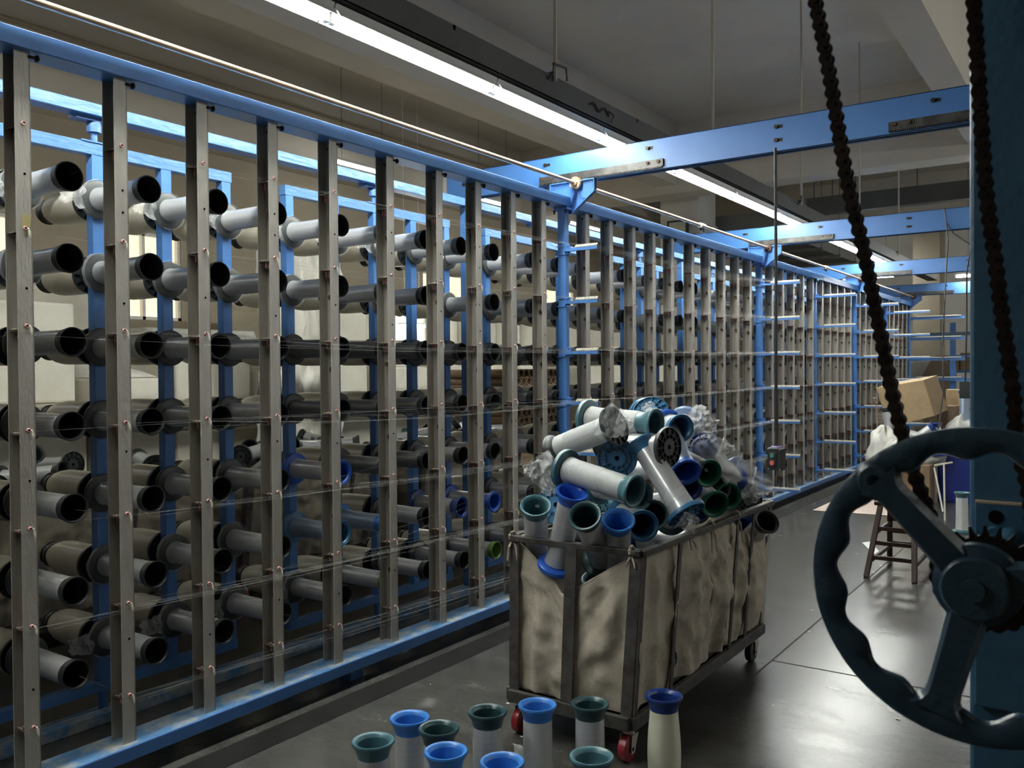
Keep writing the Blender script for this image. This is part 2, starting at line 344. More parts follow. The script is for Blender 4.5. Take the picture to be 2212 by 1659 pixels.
# dark tray that crosses the hall
ct = MB().box(-4.3, 5, 14.9, 15.1, 4.02, 4.30)
for x in (-4.2, -3.9, -2.6, -0.8): ct.cyl((x, 15.0, 4.3), (x, 15.0, ZS-0.002), 0.008, 5)
tag(ct.build('cable_tray', TRAYM, smooth=False), 'dark cable tray crossing the hall high up beyond the first cross beam', 'cable tray')
dk = MB()
dk.box(-5.3, -5.0, 15.5, 15.6, 3.4, 3.75).box(-6.6, -4.7, 15.6, 20, 3.75, 4.30)
for y in (15.7, 17, 18.3, 19.6): dk.box(-6.7, -4.6, y, y+0.06, 3.69, 3.75); dk.cyl((-4.62, y, 3.7), (-4.62, y, ZS-0.002), 0.01, 5)
tag(dk.build('air_duct', DUCT, smooth=False), 'grey sheet metal air duct running away under the ceiling behind the tubes', 'duct')

# ------------------------------------------------------------------ creel front frame
XF = -2.916
creel = thing('creel_frame', 'long blue and steel creel front of upright channels with thread guides', 'creel', (-2.95, 1.0, 0))
def cb(mb, name, m, parent=None, **k):
    """part given in room coordinates, stored relative to the creel's base"""
    mb.v = [(x+2.95, y-1.0, z) for x, y, z in mb.v]
    return mb.build(name, m, parent or creel, **k)
cb(MB().box(-3.0, -2.888, -0.3, 4.835, 2.50, 2.562), 'top_beam', BLUE, bevel=0.003, smooth=False)
cb(MB().box(-3.0, -2.888, 4.93, 8.53, 2.495, 2.565), 'top_beam', BLUE, bevel=0.003, smooth=False)
cb(MB().box(-3.0, -2.888, 8.62, 16.2, 2.495, 2.565), 'top_beam', BLUE, bevel=0.003, smooth=False)
def rail_top():
    g = MB(); g.box(-3.04, -2.888, -0.3, 16.2, 0.068, 0.12)
    return g
cb(rail_top(), 'bottom_rail', BLUE, bevel=0.004, smooth=False)
# layer of dust lying on the rail
cb(MB().grid(lambda u, v: (-3.035+0.14*v, -0.3+16.5*u, 0.1215+0.004*max(0, noise.noise(V((u*90, v*3, 0)))) if 0.02 < v < 0.98 else 0.1205), 420, 5), 'rail_dust', BLUED)
ft = MB()
for y in (0.2, 2.9, 4.8, 8.5, 12.3, 16): ft.box(-3.02, -2.95, y, y+0.08, 0, 0.068)
cb(ft, 'foot', BLUE, smooth=False)
POSTS = [1.454, 1.793, 2.132, 2.476, 2.819, 3.195, 3.571, 3.912, 4.253, 4.582, 5.124, 5.457, 5.808, 6.145, 6.485, 6.89, 7.25, 7.60, 7.948, 8.288,
         8.94, 9.29, 9.66, 10.02, 10.40, 10.80, 11.14, 11.48, 11.82, 12.16, 12.66, 13.0, 13.34, 13.68, 14.02, 14.55, 14.89, 15.23, 15.57, 15.91]
LV = [2.25, 1.915, 1.59, 1.26, 0.935, 0.61, 0.285]
def chan():
    g = MB()    # open towards -y; origin at the front right edge, on the rail
    Z0, Z1 = 0.12, 2.50
    g.box(-0.076, 0, -0.004, 0, Z0, Z1)
    g.box(-0.004, 0, -0.05, 0, Z0, Z1)
    g.box(-0.076, -0.072, -0.05, 0, Z0, Z1)
    g.box(-0.050, -0.046, -0.0055, -0.004, Z0, Z1)   # weld seam
    return g
pm = chan().mesh('channel_post', STEEL, smooth=False)
pm.materials.append(STEELW)
for p in pm.polygons:
    if p.normal.y < -0.5: p.material_index = 1
shelf_me = MB().box(-0.071, -0.005, -0.046, -0.005, -0.0015, 0.0015).mesh('guide_shelf', RUST, smooth=False)
tabs = MB()
for k in range(3):
    x = -0.055+0.018*k; tabs.lathe([(0.0055, -0.002), (0.0055, -0.024), (0.003, -0.03), (0.0025, -0.03), (0.0025, 0.004), (0.0055, 0.004)], 8, (x, -0.022, 0), closed=True)
tabs_me = tabs.mesh('guide_tube', PINK)
eye_me = MB().lathe([(0.0035, -0.004), (0.0075, -0.003), (0.0075, 0.003), (0.0055, 0.006), (0.0035, 0.005)], 10, (0, -0.024, 0.013), (1, 0, 0), closed=True).mesh('eyelet', PINK)
lint = MB()
for k in range(7): lint.tube([(0.006, -0.02+0.001*k, 0.012), (0.012, -0.014+0.002*math.sin(k), 0.004-0.003*k), (0.010, -0.01, -0.012-0.002*k)], 0.0012, 4)
lint_me = lint.mesh('thread_end', CERAM)
debris = MB()
for k in range(16): debris.sphere((random.uniform(-0.066, -0.012), random.uniform(-0.042, -0.01), 0.003), random.uniform(0.002, 0.0045), 4)
debris_me = debris.mesh('shelf_dust', mat('lint_dust', (0.42, 0.38, 0.32), 0.9))
nut = MB(); nut.prism([(0.013*math.cos(math.pi*k/3), 0.013*math.sin(math.pi*k/3)) for k in range(6)], (-0.03, -0.02, -0.125), (1,0,0), (0,0,1), (0,1,0), 0.011)
nut.tube([(-0.03, -0.014, -0.112), (-0.036, -0.016, -0.06), (-0.032, -0.02, -0.01)], 0.0007, 4); nut.tube([(-0.03, -0.014, -0.112), (-0.024, -0.016, -0.06), (-0.028, -0.02, -0.01)], 0.0007, 4)
nut_me = nut.mesh('hex_nut', mat('old_nut', (0.05, 0.035, 0.022), 0.5, 0.6, c2=(0.18, 0.12, 0.06), scale=60), smooth=False)
blot = mat('resin_blot', (0.42, 0.36, 0.16), 0.4)
holes = MB().cyl((0.0003, -0.022, 0), (0.0009, -0.022, 0), 0.0042, 10)
holes_me = holes.mesh('bolt_hole', mat('hole_black', (0.004, 0.004, 0.004), 0.9, spec=0.0))
boltm = MB().cyl((0, -0.005, 2.486), (0, 0.03, 2.486), 0.006, 6).cyl((0, 0.02, 2.486), (0, 0.026, 2.486), 0.012, 6).cyl((-0.05, -0.02, 2.47), (-0.05, 0.02, 2.47), 0.005, 6)
bolt_me = boltm.mesh('post_bolt', DARKM)
far_shelf, far_tab, far_nut, far_eye = MB(), MB(), MB(), MB()
def meshadd(dst, me, off):
    dst.add([V(v.co)+V(off) for v in me.vertices], [tuple(p.vertices) for p in me.polygons])
for i, y in enumerate(POSTS):
    po = inst('channel_post', pm, creel); po.location = (XF+2.95, y-1.0, 0)
    b = inst('post_bolt', bolt_me, po)
    if i < 14:
        for z in (2.10, 1.98, 1.72, 1.14, 0.46): h_ = inst('bolt_hole', holes_me, po); h_.location = (0, 0, z+0.05*math.sin(i*3+z*9))
    for j, z in enumerate(LV):
        dz = random.uniform(-0.006, 0.006); off = V((0, 0, z+dz))
        if i < 13:
            for nm, me in (('guide_shelf', shelf_me), ('guide_tube', tabs_me), ('eyelet', eye_me), ('shelf_dust', debris_me)):
                q = inst(nm, me, po); q.location = off
            if (i*7+j) % 3 or i < 4:
                if z < 2.1: q = inst('thread_end', lint_me, po); q.location = off+V((0, 0, 0.003))
            if i >= 3:
                q = inst('hex_nut', nut_me, po); q.location = off+V((random.uniform(-0.012, 0.004), 0, random.uniform(-0.02, 0.03)))
                q.rotation_euler = (0, 0, random.uniform(-0.8, 0.8))
        else:
            o3 = V((XF, y, 0))+off
            meshadd(far_shelf, shelf_me, o3); meshadd(far_eye, eye_me, o3); meshadd(far_tab, tabs_me, o3)
            meshadd(far_nut, nut_me, o3+V((random.uniform(-0.012, 0.004), 0, random.uniform(-0.02, 0.03))))
for mbx, nm, m_ in ((far_shelf, 'guide_shelf', RUST), (far_tab, 'guide_tube', PINK), (far_nut, 'hex_nut', nut_me.materials[0]), (far_eye, 'eyelet', PINK)):
    tag(cb(mbx, nm, m_, smooth=False), kind='stuff')
bl = MB().prism([(-0.030, 0.04), (-0.022, 0.05), (-0.012, 0.036), (-0.004, 0.044), (-0.005, 0.012), (-0.012, 0.0), (-0.016, -0.03), (-0.019, -0.002), (-0.028, -0.022), (-0.034, 0.01)], (XF, POSTS[0], 1.928), (0,1,0), (0,0,1), (1,0,0), 0.0012)
cb(bl, 'resin_blot', blot)
# blue section posts with clamped guide arms
SEC = [(4.815, -2.661, [2.225, 1.892, 1.57, 1.25, 0.93, 0.60, 0.27], 4.79), (8.55, -2.52, None, 0), (10.46, -2.455, None, 0), (12.38, -2.363, None, 0), (14.3, -2.30, None, 0), (16.1, None, None, 0)]
LA = [2.29, 1.942, 1.60, 1.267, 0.932, 0.598, 0.266]
def bead():
    g = MB(); g.lathe([(0.0025, -0.004), (0.006, -0.003), (0.006, 0.003), (0.0025, 0.004)], 7, (0,0,0), (0,1,0), closed=True); return g
bd = bead()
for k, (y, xe, lv, _) in enumerate(SEC):
    g = MB().box(-2.965, -2.905, y-0.02, y+0.02, 0.12, 2.495); g.box(-2.985, -2.885, y-0.035, y+0.035, 2.478, 2.495)
    bp = cb(g, 'section_post', BLUE, smooth=False, bevel=0.002)
    g = MB()
    for dx in (-0.05, 0.035): g.cyl((-2.935+dx, y-0.025, 2.455), (-2.935+dx, y-0.025, 2.515), 0.006, 6); g.cyl((-2.935+dx, y-0.025, 2.47), (-2.935+dx, y-0.025, 2.478), 0.011, 6)
    cb(g, 'clamp_bolt', DARKM, bp)
    if xe is None: continue
    for z in (lv or LA):
        a = MB().box(-2.905, xe, y-0.048, y-0.028, z-0.019, z-0.001)
        a.box(-2.90, xe-0.004, y-0.046, y-0.028, z-0.003, z)
        for dz in (-0.035, 0.018):
            a.box(-2.972, -2.88, y-0.026, y-0.022, z+dz, z+dz+0.006); a.box(-2.972, -2.88, y+0.022, y+0.026, z+dz, z+dz+0.006); a.box(-2.905, -2.898, y-0.026, y+0.026, z+dz, z+dz+0.006)
            a.cyl((-2.885, y-0.04, z+dz+0.003), (-2.885, y-0.015, z+dz+0.003), 0.006, 6)
        a.box(-2.905, -2.87, y-0.028, y-0.022, z-0.03, z+0.026)
        arm = cb(a, 'guide_arm', BLUE, smooth=False)
        c = MB(); n = max(10, int((xe+2.80)/0.0125)) if k else 11
        x0 = -2.815 if k == 0 else -2.80
        for q in range(n):
            xx = x0 + (xe-0.008-x0)*q/(n-1)
            for dy, dz in ((-0.046, 0.006), (-0.036, 0.014)): c.add([V(v)+V((xx, y+dy, z+dz)) for v in bd.v], bd.f)
        cb(c, 'eyelet_comb', CERAM, arm)
# brackets hanging from the cross beams
def bracket(y):
    g = MB(); zt = 2.655
    out = [(-0.0, 0), (0.336, 0), (0.336, -0.075), (0.165, -0.205), (0.135, -0.205), (0.135, -0.10), (0.02, -0.10), (0.02, -0.125), (0, -0.125)]
    g.prism(out, (-3.053, y-0.012, zt+0.01), (1,0,0), (0,0,1), (0,1,0), 0.008)
    g.box(-3.053, -3.047, y-0.03, y, zt-0.115, zt+0.01).box(-3.053, -2.717, y-0.03, y, zt+0.005, zt+0.011).box(-2.722, -2.717, y-0.035, y, zt-0.065, zt+0.01)
    g.bar((-2.717, y-0.015, zt-0.065), (-2.888, y-0.015, zt-0.195), 0.03, 0.004)
    g.box(-2.922, -2.916, y-0.03, y, zt-0.195, zt-0.09).box(-3.05, -2.92, y-0.03, y, zt-0.092, zt-0.088)
    g.lathe([(0.062, 0), (0.055, 0), (0.055, 0.004), (0.062, 0.004)], 28, (-2.79, y-0.018, zt-0.045), (0, 1, 0), closed=True)
    for (x, z) in ((-3.035, -0.02), (-2.74, -0.03), (-2.757, -0.075), (-2.90, -0.17)): g.cyl((x, y-0.018, zt+z), (x, y-0.006, zt+z), 0.009, 8)
    return cb(g, 'hanger_bracket', BLUE, smooth=False)
for y in (4.87, 8.6, 12.42, 16.1): bracket(y)

# ------------------------------------------------------------------ cross beams with tooth racks
def cross_beam(y, z0, z1, x0, label, rx0, rx1, second=False):
    t = thing('cross_beam', label, 'beam', (x0, y, z0), 'blue cross beams over the aisle')
    def pb(mb, name, m, **k):
        mb.v = [(a-x0, b-y, c-z0) for a, b, c in mb.v]; return mb.build(name, m, t, **k)
    g = MB().box(x0, 0.15, y, y+0.006, z0, z1).box(x0, 0.15, y, y+0.075, z1-0.006, z1).box(x0, 0.15, y, y+0.022, z0, z0+0.006).box(x0, 0.15, y+0.052, y+0.075, z0, z0+0.006).box(x0, 0.15, y+0.069, y+0.075, z0, z1)
    pb(g, 'channel', BLUE, smooth=False, bevel=0.0015)
    for (a, b) in [(rx0, rx1)] + ([(-0.98, 0.1)] if second else []):
        zc = z0+0.012
        g = MB().box(a, b, y-0.014, y, zc+0.006, zc+0.05)
        n = int((b-a)/0.0095)
        for i in range(n): g.box(a+0.0095*i, a+0.0095*i+0.005, y-0.014, y-0.002, zc-0.003, zc+0.006)
        r = pb(g, 'tooth_rack', RACKM, smooth=False)
        for x in (a+0.03, a+0.10, b-0.03, b-0.10): pb(MB().cyl((x, y-0.022, zc+0.035), (x, y-0.014, zc+0.035), 0.010, 8), 'rack_bolt', RUST)
    zb = z0+0.14
    for x, dz in ((-3.78, -0.04), (-3.10, 0.0), (-2.36, 0.0), (-1.57, 0.0), (-1.57, -0.075), (-0.77, 0.0)):
        pb(MB().cyl((x, y-0.012, zb+dz), (x, y, zb+dz), 0.0115, 8).box(x-0.012, x+0.035, y-0.001, y, zb+dz-0.009, zb+dz+0.009), 'slot_bolt', DARKM)
    return t
cross_beam(4.87, 2.662, 2.852, -3.94, 'nearest blue cross beam over the aisle with black tooth racks', -3.143, -2.254, True)
cross_beam(8.6, 2.668, 2.862, -3.94, 'second blue cross beam over the aisle, grey worn rack below', -3.05, -2.225)
cross_beam(12.42, 2.668, 2.862, -3.94, 'third blue cross beam over the aisle, far along the creel', -3.05, -2.225)
cross_beam(16.1, 2.668, 2.862, -3.94, 'fourth and farthest blue cross beam at the end of the creel', -3.05, -2.225)

# drive rod with gears and couplings
shaft = cb(MB().lathe([(0.00001, 0), (0.0125, 0), (0.0125, 17.0), (0.00001, 17.0)], 14, (-2.849, -0.8, 2.646), (0, 1, 0)), 'drive_shaft', BRASS)
rp = lambda mb, name, m, **k: cb(mb, name, m, shaft, **k)
for y in (4.87, 8.6, 12.42, 16.1):
    n = 26; pr = []
    for i in range(n):
        a = 2*math.pi*i/n
        for da, r in ((-0.07, 0.034), (-0.035, 0.042), (0.035, 0.042), (0.07, 0.034)): pr.append((r*math.cos(a+da), r*math.sin(a+da)))
    rp(MB().prism(pr, (-2.849, y-0.05, 2.646), (1,0,0), (0,0,1), (0,1,0), 0.02).cyl((-2.849, y-0.072, 2.646), (-2.849, y-0.05, 2.646), 0.022, 14).cyl((-2.849, y-0.03, 2.646), (-2.849, y+0.0, 2.646), 0.03, 14), 'gear', BRASS if y < 5 else RUST, smooth=False)
for y in (6.85, 10.6):
    c = rp(MB().cyl((-2.849, y, 2.646), (-2.849, y+0.10, 2.646), 0.021, 14), 'coupling', CERAM)
    rp(MB().cyl((-2.849, y+0.02, 2.60), (-2.849, y+0.02, 2.64), 0.006, 6).cyl((-2.849, y+0.08, 2.60), (-2.849, y+0.08, 2.64), 0.006, 6).cyl((-2.88, y+0.05, 2.62), (-2.84, y+0.05, 2.62), 0.006, 6), 'set_screw', DARKM)

# ------------------------------------------------------------------ bobbin racks behind the channels
XR = -3.47
def rack(yc, label):
    t = thing('bobbin_rack', label, 'rack', (XR-0.03, yc, 0.05), 'blue bobbin racks behind the channels')
    ys = [yc-0.635+0.3175*k for k in range(5)]
    def pb(mb, name, m=BLUE, par=None, **k):
        mb.v = [(a-XR+0.03, b-yc, c-0.05) for a, b, c in mb.v]; return mb.build(name, m, par or t, smooth=k.pop('smooth', False), **k)
    pb(MB().box(XR-0.05, XR, ys[0]-0.03, ys[-1]+0.03, 2.355, 2.405), 'top_bar', BLUEW, bevel=0.002)
    pb(MB().box(XR-0.05, XR, ys[0]-0.03, ys[-1]+0.03, 0.128, 0.172), 'bottom_bar', BLUE, bevel=0.002)
    for y in ys: pb(MB().box(XR-0.048, XR-0.002, y-0.025, y+0.025, 0.172, 2.355), 'upright', BLUE, bevel=0.002)
    pv = pb(MB().cyl((XR-0.025, yc, 2.405), (XR-0.025, yc, 2.46), 0.013, 12), 'pivot_pin', BLUE, smooth=True)
    pb(MB().box(XR-0.055, XR+0.005, yc-0.07, yc+0.07, 2.405, 2.411), 'pivot_plate', BLUE)
    pb(MB().cyl((XR-0.025, yc, 2.452), (XR-0.025, yc, 2.494), 0.029, 16), 'pivot_cup', BLUEW, smooth=True)
    pb(MB().cyl((XR-0.025, yc, 0.05), (XR-0.025, yc, 0.128), 0.02, 12), 'foot_pin', BLUE, smooth=True)
    return ys
CENT = [2.0, 3.655, 5.36, 7.04, 8.72, 10.4, 12.1, 13.8]
RK = [rack(c, 'blue bobbin rack behind the channels, %s rack from the left' % nth[i]) for i, c in enumerate(CENT)]
rr = thing('rear_rail', 'blue rear frame of the creel that carries the pivoting racks', 'frame', (XR, 1.0, 0))
def rb(mb, name, m=BLUE, **k):
    mb.v = [(a-XR, b-1.0, c) for a, b, c in mb.v]; return mb.build(name, m, rr, smooth=k.pop('smooth', False), **k)
rb(MB().box(XR-0.05, XR+0.03, -0.3, 16.2, 2.511, 2.56), 'top_rail', BLUEW, bevel=0.003)
rb(MB().box(XR-0.075, XR+0.025, -0.3, 16.2, 0.0, 0.045), 'base_rail', BLUED, bevel=0.003)
for c in CENT: rb(MB().box(XR-0.055, XR+0.005, c-0.09, c+0.04, 2.495, 2.511), 'hinge_plate', BLUEW)
for y in (4.50, 7.90, 11.3, 14.6): rb(MB().box(XR-0.05, XR, y-0.012, y+0.028, 0.045, 2.511), 'rear_post', BLUE)

# ------------------------------------------------------------------ bobbins
def bottom_ribs(g, Rf):
    for k in range(12):
        a = 2*math.pi*k/12; d = V((math.cos(a), math.sin(a), 0)); g.bar(d*0.034+V((0,0,0.0045)), d*(Rf-0.003)+V((0,0,0.0045)), 0.0028, 0.009)
    g.lathe([(0.050, 0.0), (0.0525, 0.0), (0.0525, 0.009), (0.050, 0.009)], 24, closed=True)
def body_trumpet(L=0.35, Rf=0.08, ribs=True):
    g = MB()
    g.lathe([(0.0095, 0.02), (0.0095, 0.0), (0.034, 0.0), (0.034, 0.009), (Rf-0.003, 0.009), (Rf-0.003, 0.0), (Rf, 0.001), (Rf+0.0005, 0.009), (Rf-0.001, 0.017), (Rf-0.006, 0.0205), (0.052, 0.022), (0.043, 0.028), (0.041, 0.05),
             (0.0440, L-0.10), (0.0450, L-0.07), (0.0465, L-0.05), (0.0490, L-0.035), (0.0530, L-0.022), (0.0585, L-0.012), (0.0632, L-0.006), (0.0638, L-0.001), (0.0618, L+0.003), (0.058, L+0.003), (0.053, L+0.0005), (0.0495, L-0.003), (0.0475, L-0.008), (0.0470, L-0.0085), (0.0462, L-0.014), (0.0445, L-0.05), (0.0425, L-0.10), (0.0395, L-0.16), (0.036, 0.05), (0.0005, 0.049)], 32)
    if ribs: bottom_ribs(g, Rf)
    return g
def wind(r=0.0483, z0=0.026, z1=0.285, belly=0.0, flare=True, n=26, L=0.35):
    pr = [(0.0415, z0-0.002)]
    for k in range(n+1):
        u = k/n; z = z0+(z1-z0)*u; rr_ = r+belly*math.sin(math.pi*min(1, u*1.05))**1.2
        if flare: rr_ += 0.006*math.exp(-u*9)
        rr_ -= 0.0008*max(0, (u-0.7)/0.3)**2
        pr.append((rr_+0.00015*math.sin(k*2.4), z))
    pr.append((0.0472, z1+0.003)); pr.append((0.0450, z1+0.006))
    return MB().lathe(pr, 28)
BT_BODY = {m_.name: None for m_ in (PTEAL,)}
_cache = {}
def me_get(key, fn):
    if key not in _cache: _cache[key] = fn()
    return _cache[key]
def trumpet(label, base, mouth, plastic, film=FILM, r=0.0483, belly=0.0, z1=0.306, group=None, cat='bobbin', sticker=None, slip=0.0, name='thread_bobbin', litter=False):
    base = V(base); mouth = V(mouth); q = (mouth-base).normalized().to_track_quat('Z', 'Y')
    t = thing(name, label, cat, base, group, q)
    inst('spool', me_get(('T', plastic.name), lambda: body_trumpet().mesh('spool', plastic)), t)
    inst('winding', me_get(('W', film.name, r, belly, z1), lambda: wind(r, 0.026, z1, belly).mesh('winding', film)), t)
    if slip:
        g = MB().grid(lambda u, v: V(((r+0.0018)*math.cos(6.2832*u), (r+0.0018)*math.sin(6.2832*u), 0.03+(slip-0.03+0.006*math.sin(u*25))*v)), 28, 6)
        g.build('net_wrap', NET, t)
    if sticker:
        a, z = sticker; rr_ = 0.0372
        g = MB().grid(lambda u, v: V(((rr_-0.0012)*math.cos(a+0.45*u), (rr_-0.0012)*math.sin(a+0.45*u), z+0.016*v)), 4, 1); g.build('sticker', PAPER, t)
    if litter:
        for k in range(3):
            a = random.uniform(0, 6.28); c = V((0.018*math.cos(a), 0.018*math.sin(a), 0.30-0.015*k))
            MB().grid(lambda u, v: c+V((0.016*(u-0.5), 0.014*(v-0.5), 0.006*math.sin(u*7+v*5+k))), 3, 3).build('paper_scrap', PAPER, t)
    return t

# creel bobbin: plain barrel, wide flange at the rack, short black lip in front
LC = 0.362
def cspool():
    g = MB()
    g.lathe([(0.009, 0.02), (0.009, 0.0), (0.034, 0.0), (0.034, 0.008), (0.076, 0.008), (0.076, 0.0), (0.079, 0.001), (0.0795, 0.009), (0.078, 0.016), (0.070, 0.019), (0.046, 0.021), (0.041, 0.026), (0.041, 0.3),
             (0.0455, LC-0.040), (0.0500, LC-0.035), (0.0505, LC-0.012), (0.0535, LC-0.009), (0.0545, LC-0.004), (0.0535, LC), (0.0500, LC), (0.0475, LC-0.004), (0.0465, LC-0.03), (0.040, LC-0.05), (0.036, 0.12), (0.0005, 0.119)], 28)
    return g
CW = MB().lathe([(0.0415, 0.021)]+[(0.0458+0.0035*math.exp(-k*0.9)+0.0004*math.sin(k*3), 0.023+(LC-0.068)*k/14) for k in range(15)]+[(0.0435, LC-0.038)], 28)
FW_pr = [(0.043, 0.020), (0.0735, 0.022), (0.0745, 0.10), (0.0745, 0.17), (0.0735, 0.22), (0.068, 0.26), (0.060, 0.29), (0.052, 0.312), (0.044, 0.315)]
FW = MB().lathe(FW_pr, 28)
rib_g = cspool(); bottom_ribs(rib_g, 0.079)
def rearspool():
    g = cspool(); bottom_ribs(g, 0.079); return g
RQ = V((1, 0, 0)).to_track_quat('Z', 'Y'); LQ = V((-1, 0, 0)).to_track_quat('Z', 'Y')
ZR = [2.168, 1.866, 1.564, 1.262, 0.96, 0.657, 0.355]
rown = ['top', 'second', 'third', 'fourth', 'fifth', 'sixth', 'bottom']
SPEC = {(5,4): ('N', 'royal blue'), (5,5): ('S', 'steel blue'), (6,5): ('B', 'light blue'), (8,5): ('V', 'navy'), (9,5): ('R', 'royal blue'), (9,6): ('L', 'olive green'), (6,6): ('G', 'green rimmed')}
colx = 0
far_sp, far_fw, far_cw = MB(), MB(), MB()
ordn = ['first', 'second', 'third', 'fourth', 'fifth']
net_n = 0
for ri, ys in enumerate(RK):
    for ci, y in enumerate(ys):
        col_i = ri*5+ci
        for k, z in enumerate(ZR):
            jz = random.uniform(-0.004, 0.004); jy = random.uniform(-0.005, 0.005)
            where = '%s row, %s column, %s rack from left' % (rown[k], ordn[ci], nth[ri])
            missing = (ri > 0 and random.random() < 0.04)
            if ri < 4:
                sp = SPEC.get((col_i, k))
                if not missing or sp:
                    if sp:
                        pl = {'N': PBLUE, 'S': PSKY, 'B': PLBLUE, 'V': PNAVY, 'R': PBLUE}.get(sp[0])
                        if pl:
                            t = trumpet('%s flared bobbin, aisle side, %s' % (sp[1], where), (XR+0.001, y+jy, z+jz), (XR+0.351, y+jy, z+jz), pl, FILMB if sp[0] in 'SB' else FILM, r=0.0465, group='bobbins on the creel racks, aisle side')
                            continue
                        pl = PLIME
                    else: pl = PBLK
                    dark = (k in (2, 3) and col_i >= 5) or (k == 4 and col_i in (6, 7))  # less lit middle rows: their shade goes into the winding colour
                    t = thing('thread_bobbin', '%s bobbin, aisle side, %s' % ('olive green' if pl is PLIME else ('shade-toned grey wound' if dark else 'black mouthed'), where), 'bobbin', (XR+0.001, y+jy, z+jz), 'bobbins on the creel racks, aisle side', RQ)
                    inst('spool', me_get(('C', pl.name), lambda: cspool().mesh('spool', pl)), t)
                    inst('winding', me_get(('CW', dark), lambda: CW.mesh('winding', FILMG if dark else FILM)), t)
                    inst('flange_face', me_get('ff', lambda: MB().lathe([(0.047, 0.0215), (0.07, 0.0197), (0.0775, 0.0168), (0.0798, 0.0105)], 28).mesh('flange_face', PGRY)), t)
                    # loose net sleeves on the flanges of the upper and lower rows
                    if (k in (0, 1) and col_i in (1, 2, 3, 4, 5, 6, 7, 9)) or (k in (5, 6) and col_i in (2, 3, 4, 5)) or (k == 4 and col_i == 4):
                        sd = random.random()*10
                        hang = 0.10 if k in (0, 6) else 0.03
                        def nf(u, v, sd=sd, hang=hang):
                            a = 6.2832*u; r_ = 0.083+0.006*noise.noise(V((math.cos(a)*2, math.sin(a)*2, sd+v*2)))
                            s_ = V((r_*math.cos(a), r_*math.sin(a), 0.003+0.024*v))
                            down = max(0, -math.cos(a-0.0))**3  # towards -x local = down in the room
                            return s_
                        MB().grid(lambda u, v: nf(u, v), 30, 4).build('net_wrap', NETG, t)
                        def hf(u, v, sd=sd, hang=hang):
                            # local X points down in the room for these quaternions
                            n_ = noise.noise(V((u*3, v*4, sd)))
                            return V((-(0.07+hang*v+0.02*n_), (u-0.5)*(0.09-0.03*v)+0.02*noise.noise(V((v*3, sd, 1))), 0.022+0.02*noise.noise(V((u*2+5, v*3, sd)))))
                        if hang > 0.05: MB().grid(hf, 10, 12).build('net_tail', NETG, t)
                if not missing or random.random() < 0.5:
                    t = thing('thread_package', 'full cream bobbin, rear side, %s' % where, 'bobbin', (XR-0.051, y-jy, z-jz), 'full cream bobbins on the rear side of the racks', LQ)
                    inst('spool', me_get('RS', lambda: rearspool().mesh('spool', PBLK)), t)
                    inst('winding', me_get('FW', lambda: FW.mesh('winding', FILMC)), t)
            elif not missing:
                f = lambda v: (XR+v[2], y+jy+v[1], z+v[0]); b_ = lambda v: (XR-0.05-v[2], y+v[1], z+v[0])
                far_cw.add([f(v) for v in CW.v], CW.f); far_fw.add([b_(v) for v in FW.v], FW.f)
                ring = MB().lathe([(0.046, 0.0), (0.079, 0.0), (0.079, 0.016), (0.046, 0.02)], 12, closed=True).lathe([(0.046, LC-0.035), (0.0505, LC-0.035), (0.054, LC), (0.046, LC), (0.044, LC-0.03)], 12, closed=True)
                far_sp.add([f(v) for v in ring.v], ring.f); far_sp.add([b_(v) for v in ring.v], ring.f)
fs = thing('thread_bobbins', 'mass of bobbins on the distant racks glimpsed between the far channels', 'bobbins', (XR, 10, 0), None)
for g, m_ in ((far_sp, PBLK), (far_cw, FILM), (far_fw, FILMC)):
    g.v = [(a-XR, b-10, c) for a, b, c in g.v]
fs_parts = [far_sp.build('spool', PBLK, fs), far_cw.build('winding', FILM, fs), far_fw.build('full_winding', FILMC, fs)]
fs['kind'] = 'stuff'
for o in fs_parts: o['kind'] = 'stuff'

# ------------------------------------------------------------------ threads running to the guides
th = MB()
rnd = random.Random(3)
def thread(a, b, sag=0.01, r=0.0003):
    a = V(a); b = V(b); pts = [a.lerp(b, i/4)-V((0, 0, sag*4*(i/4)*(1-i/4))) for i in range(5)]; th.tube(pts, r, 3)
for li in range(7):
    zl = SEC[0][2][li]
    for i in range(0, 10):
        for rep in range(1):
            xe = -2.81+0.013*(i+0.4*rep)
            thread((-2.93+0.02*rep-0.02*rnd.random(), POSTS[i]-0.04, LV[li]+rnd.uniform(-0.02, 0.02)), (xe, 4.775, zl+0.012), rnd.uniform(0.0, 0.04))
    for i in range(10, 20):
        xe = -2.80+0.026*(i-10)
        for rep in range(2):
            thread((-2.93-0.02*rnd.random(), POSTS[i]-0.04, LV[li]+0.012-rnd.uniform(0, 0.06)), (xe, 8.51, LA[li]+0.012), rnd.uniform(0.002, 0.02))
    for i in range(0, 10): thread((-2.81+0.013*i, 4.775, zl+0.012), (-2.80+0.013*i, 8.51, LA[li]+0.012), rnd.uniform(0.005, 0.03))
    for i in range(14): thread((-2.80+0.02*i, 8.51, LA[li]+0.012), (-2.78+0.02*i, 10.42, LA[li]+0.012), 0.01)
for _ in range(34):
    i = rnd.randrange(0, 10); li = rnd.choice([3, 4, 5, 6, 6, 5])
    thread((-2.94, POSTS[i], LV[li]), (-2.80+0.01*rnd.randrange(10), 4.775, SEC[0][2][max(0, li-rnd.choice([0, 0, 1]))]+0.01), rnd.uniform(0, 0.05))
for _ in range(26):
    i = rnd.randrange(0, 16); li = rnd.randrange(0, 7); y = RK[min(3, i//5)][i % 5]
    thread((XR+0.37, y, ZR[li]), (-2.93, POSTS[min(19, i)]-0.02, LV[li]), 0.0)
tag(cb(th, 'clear_threads', THREAD), kind='stuff')

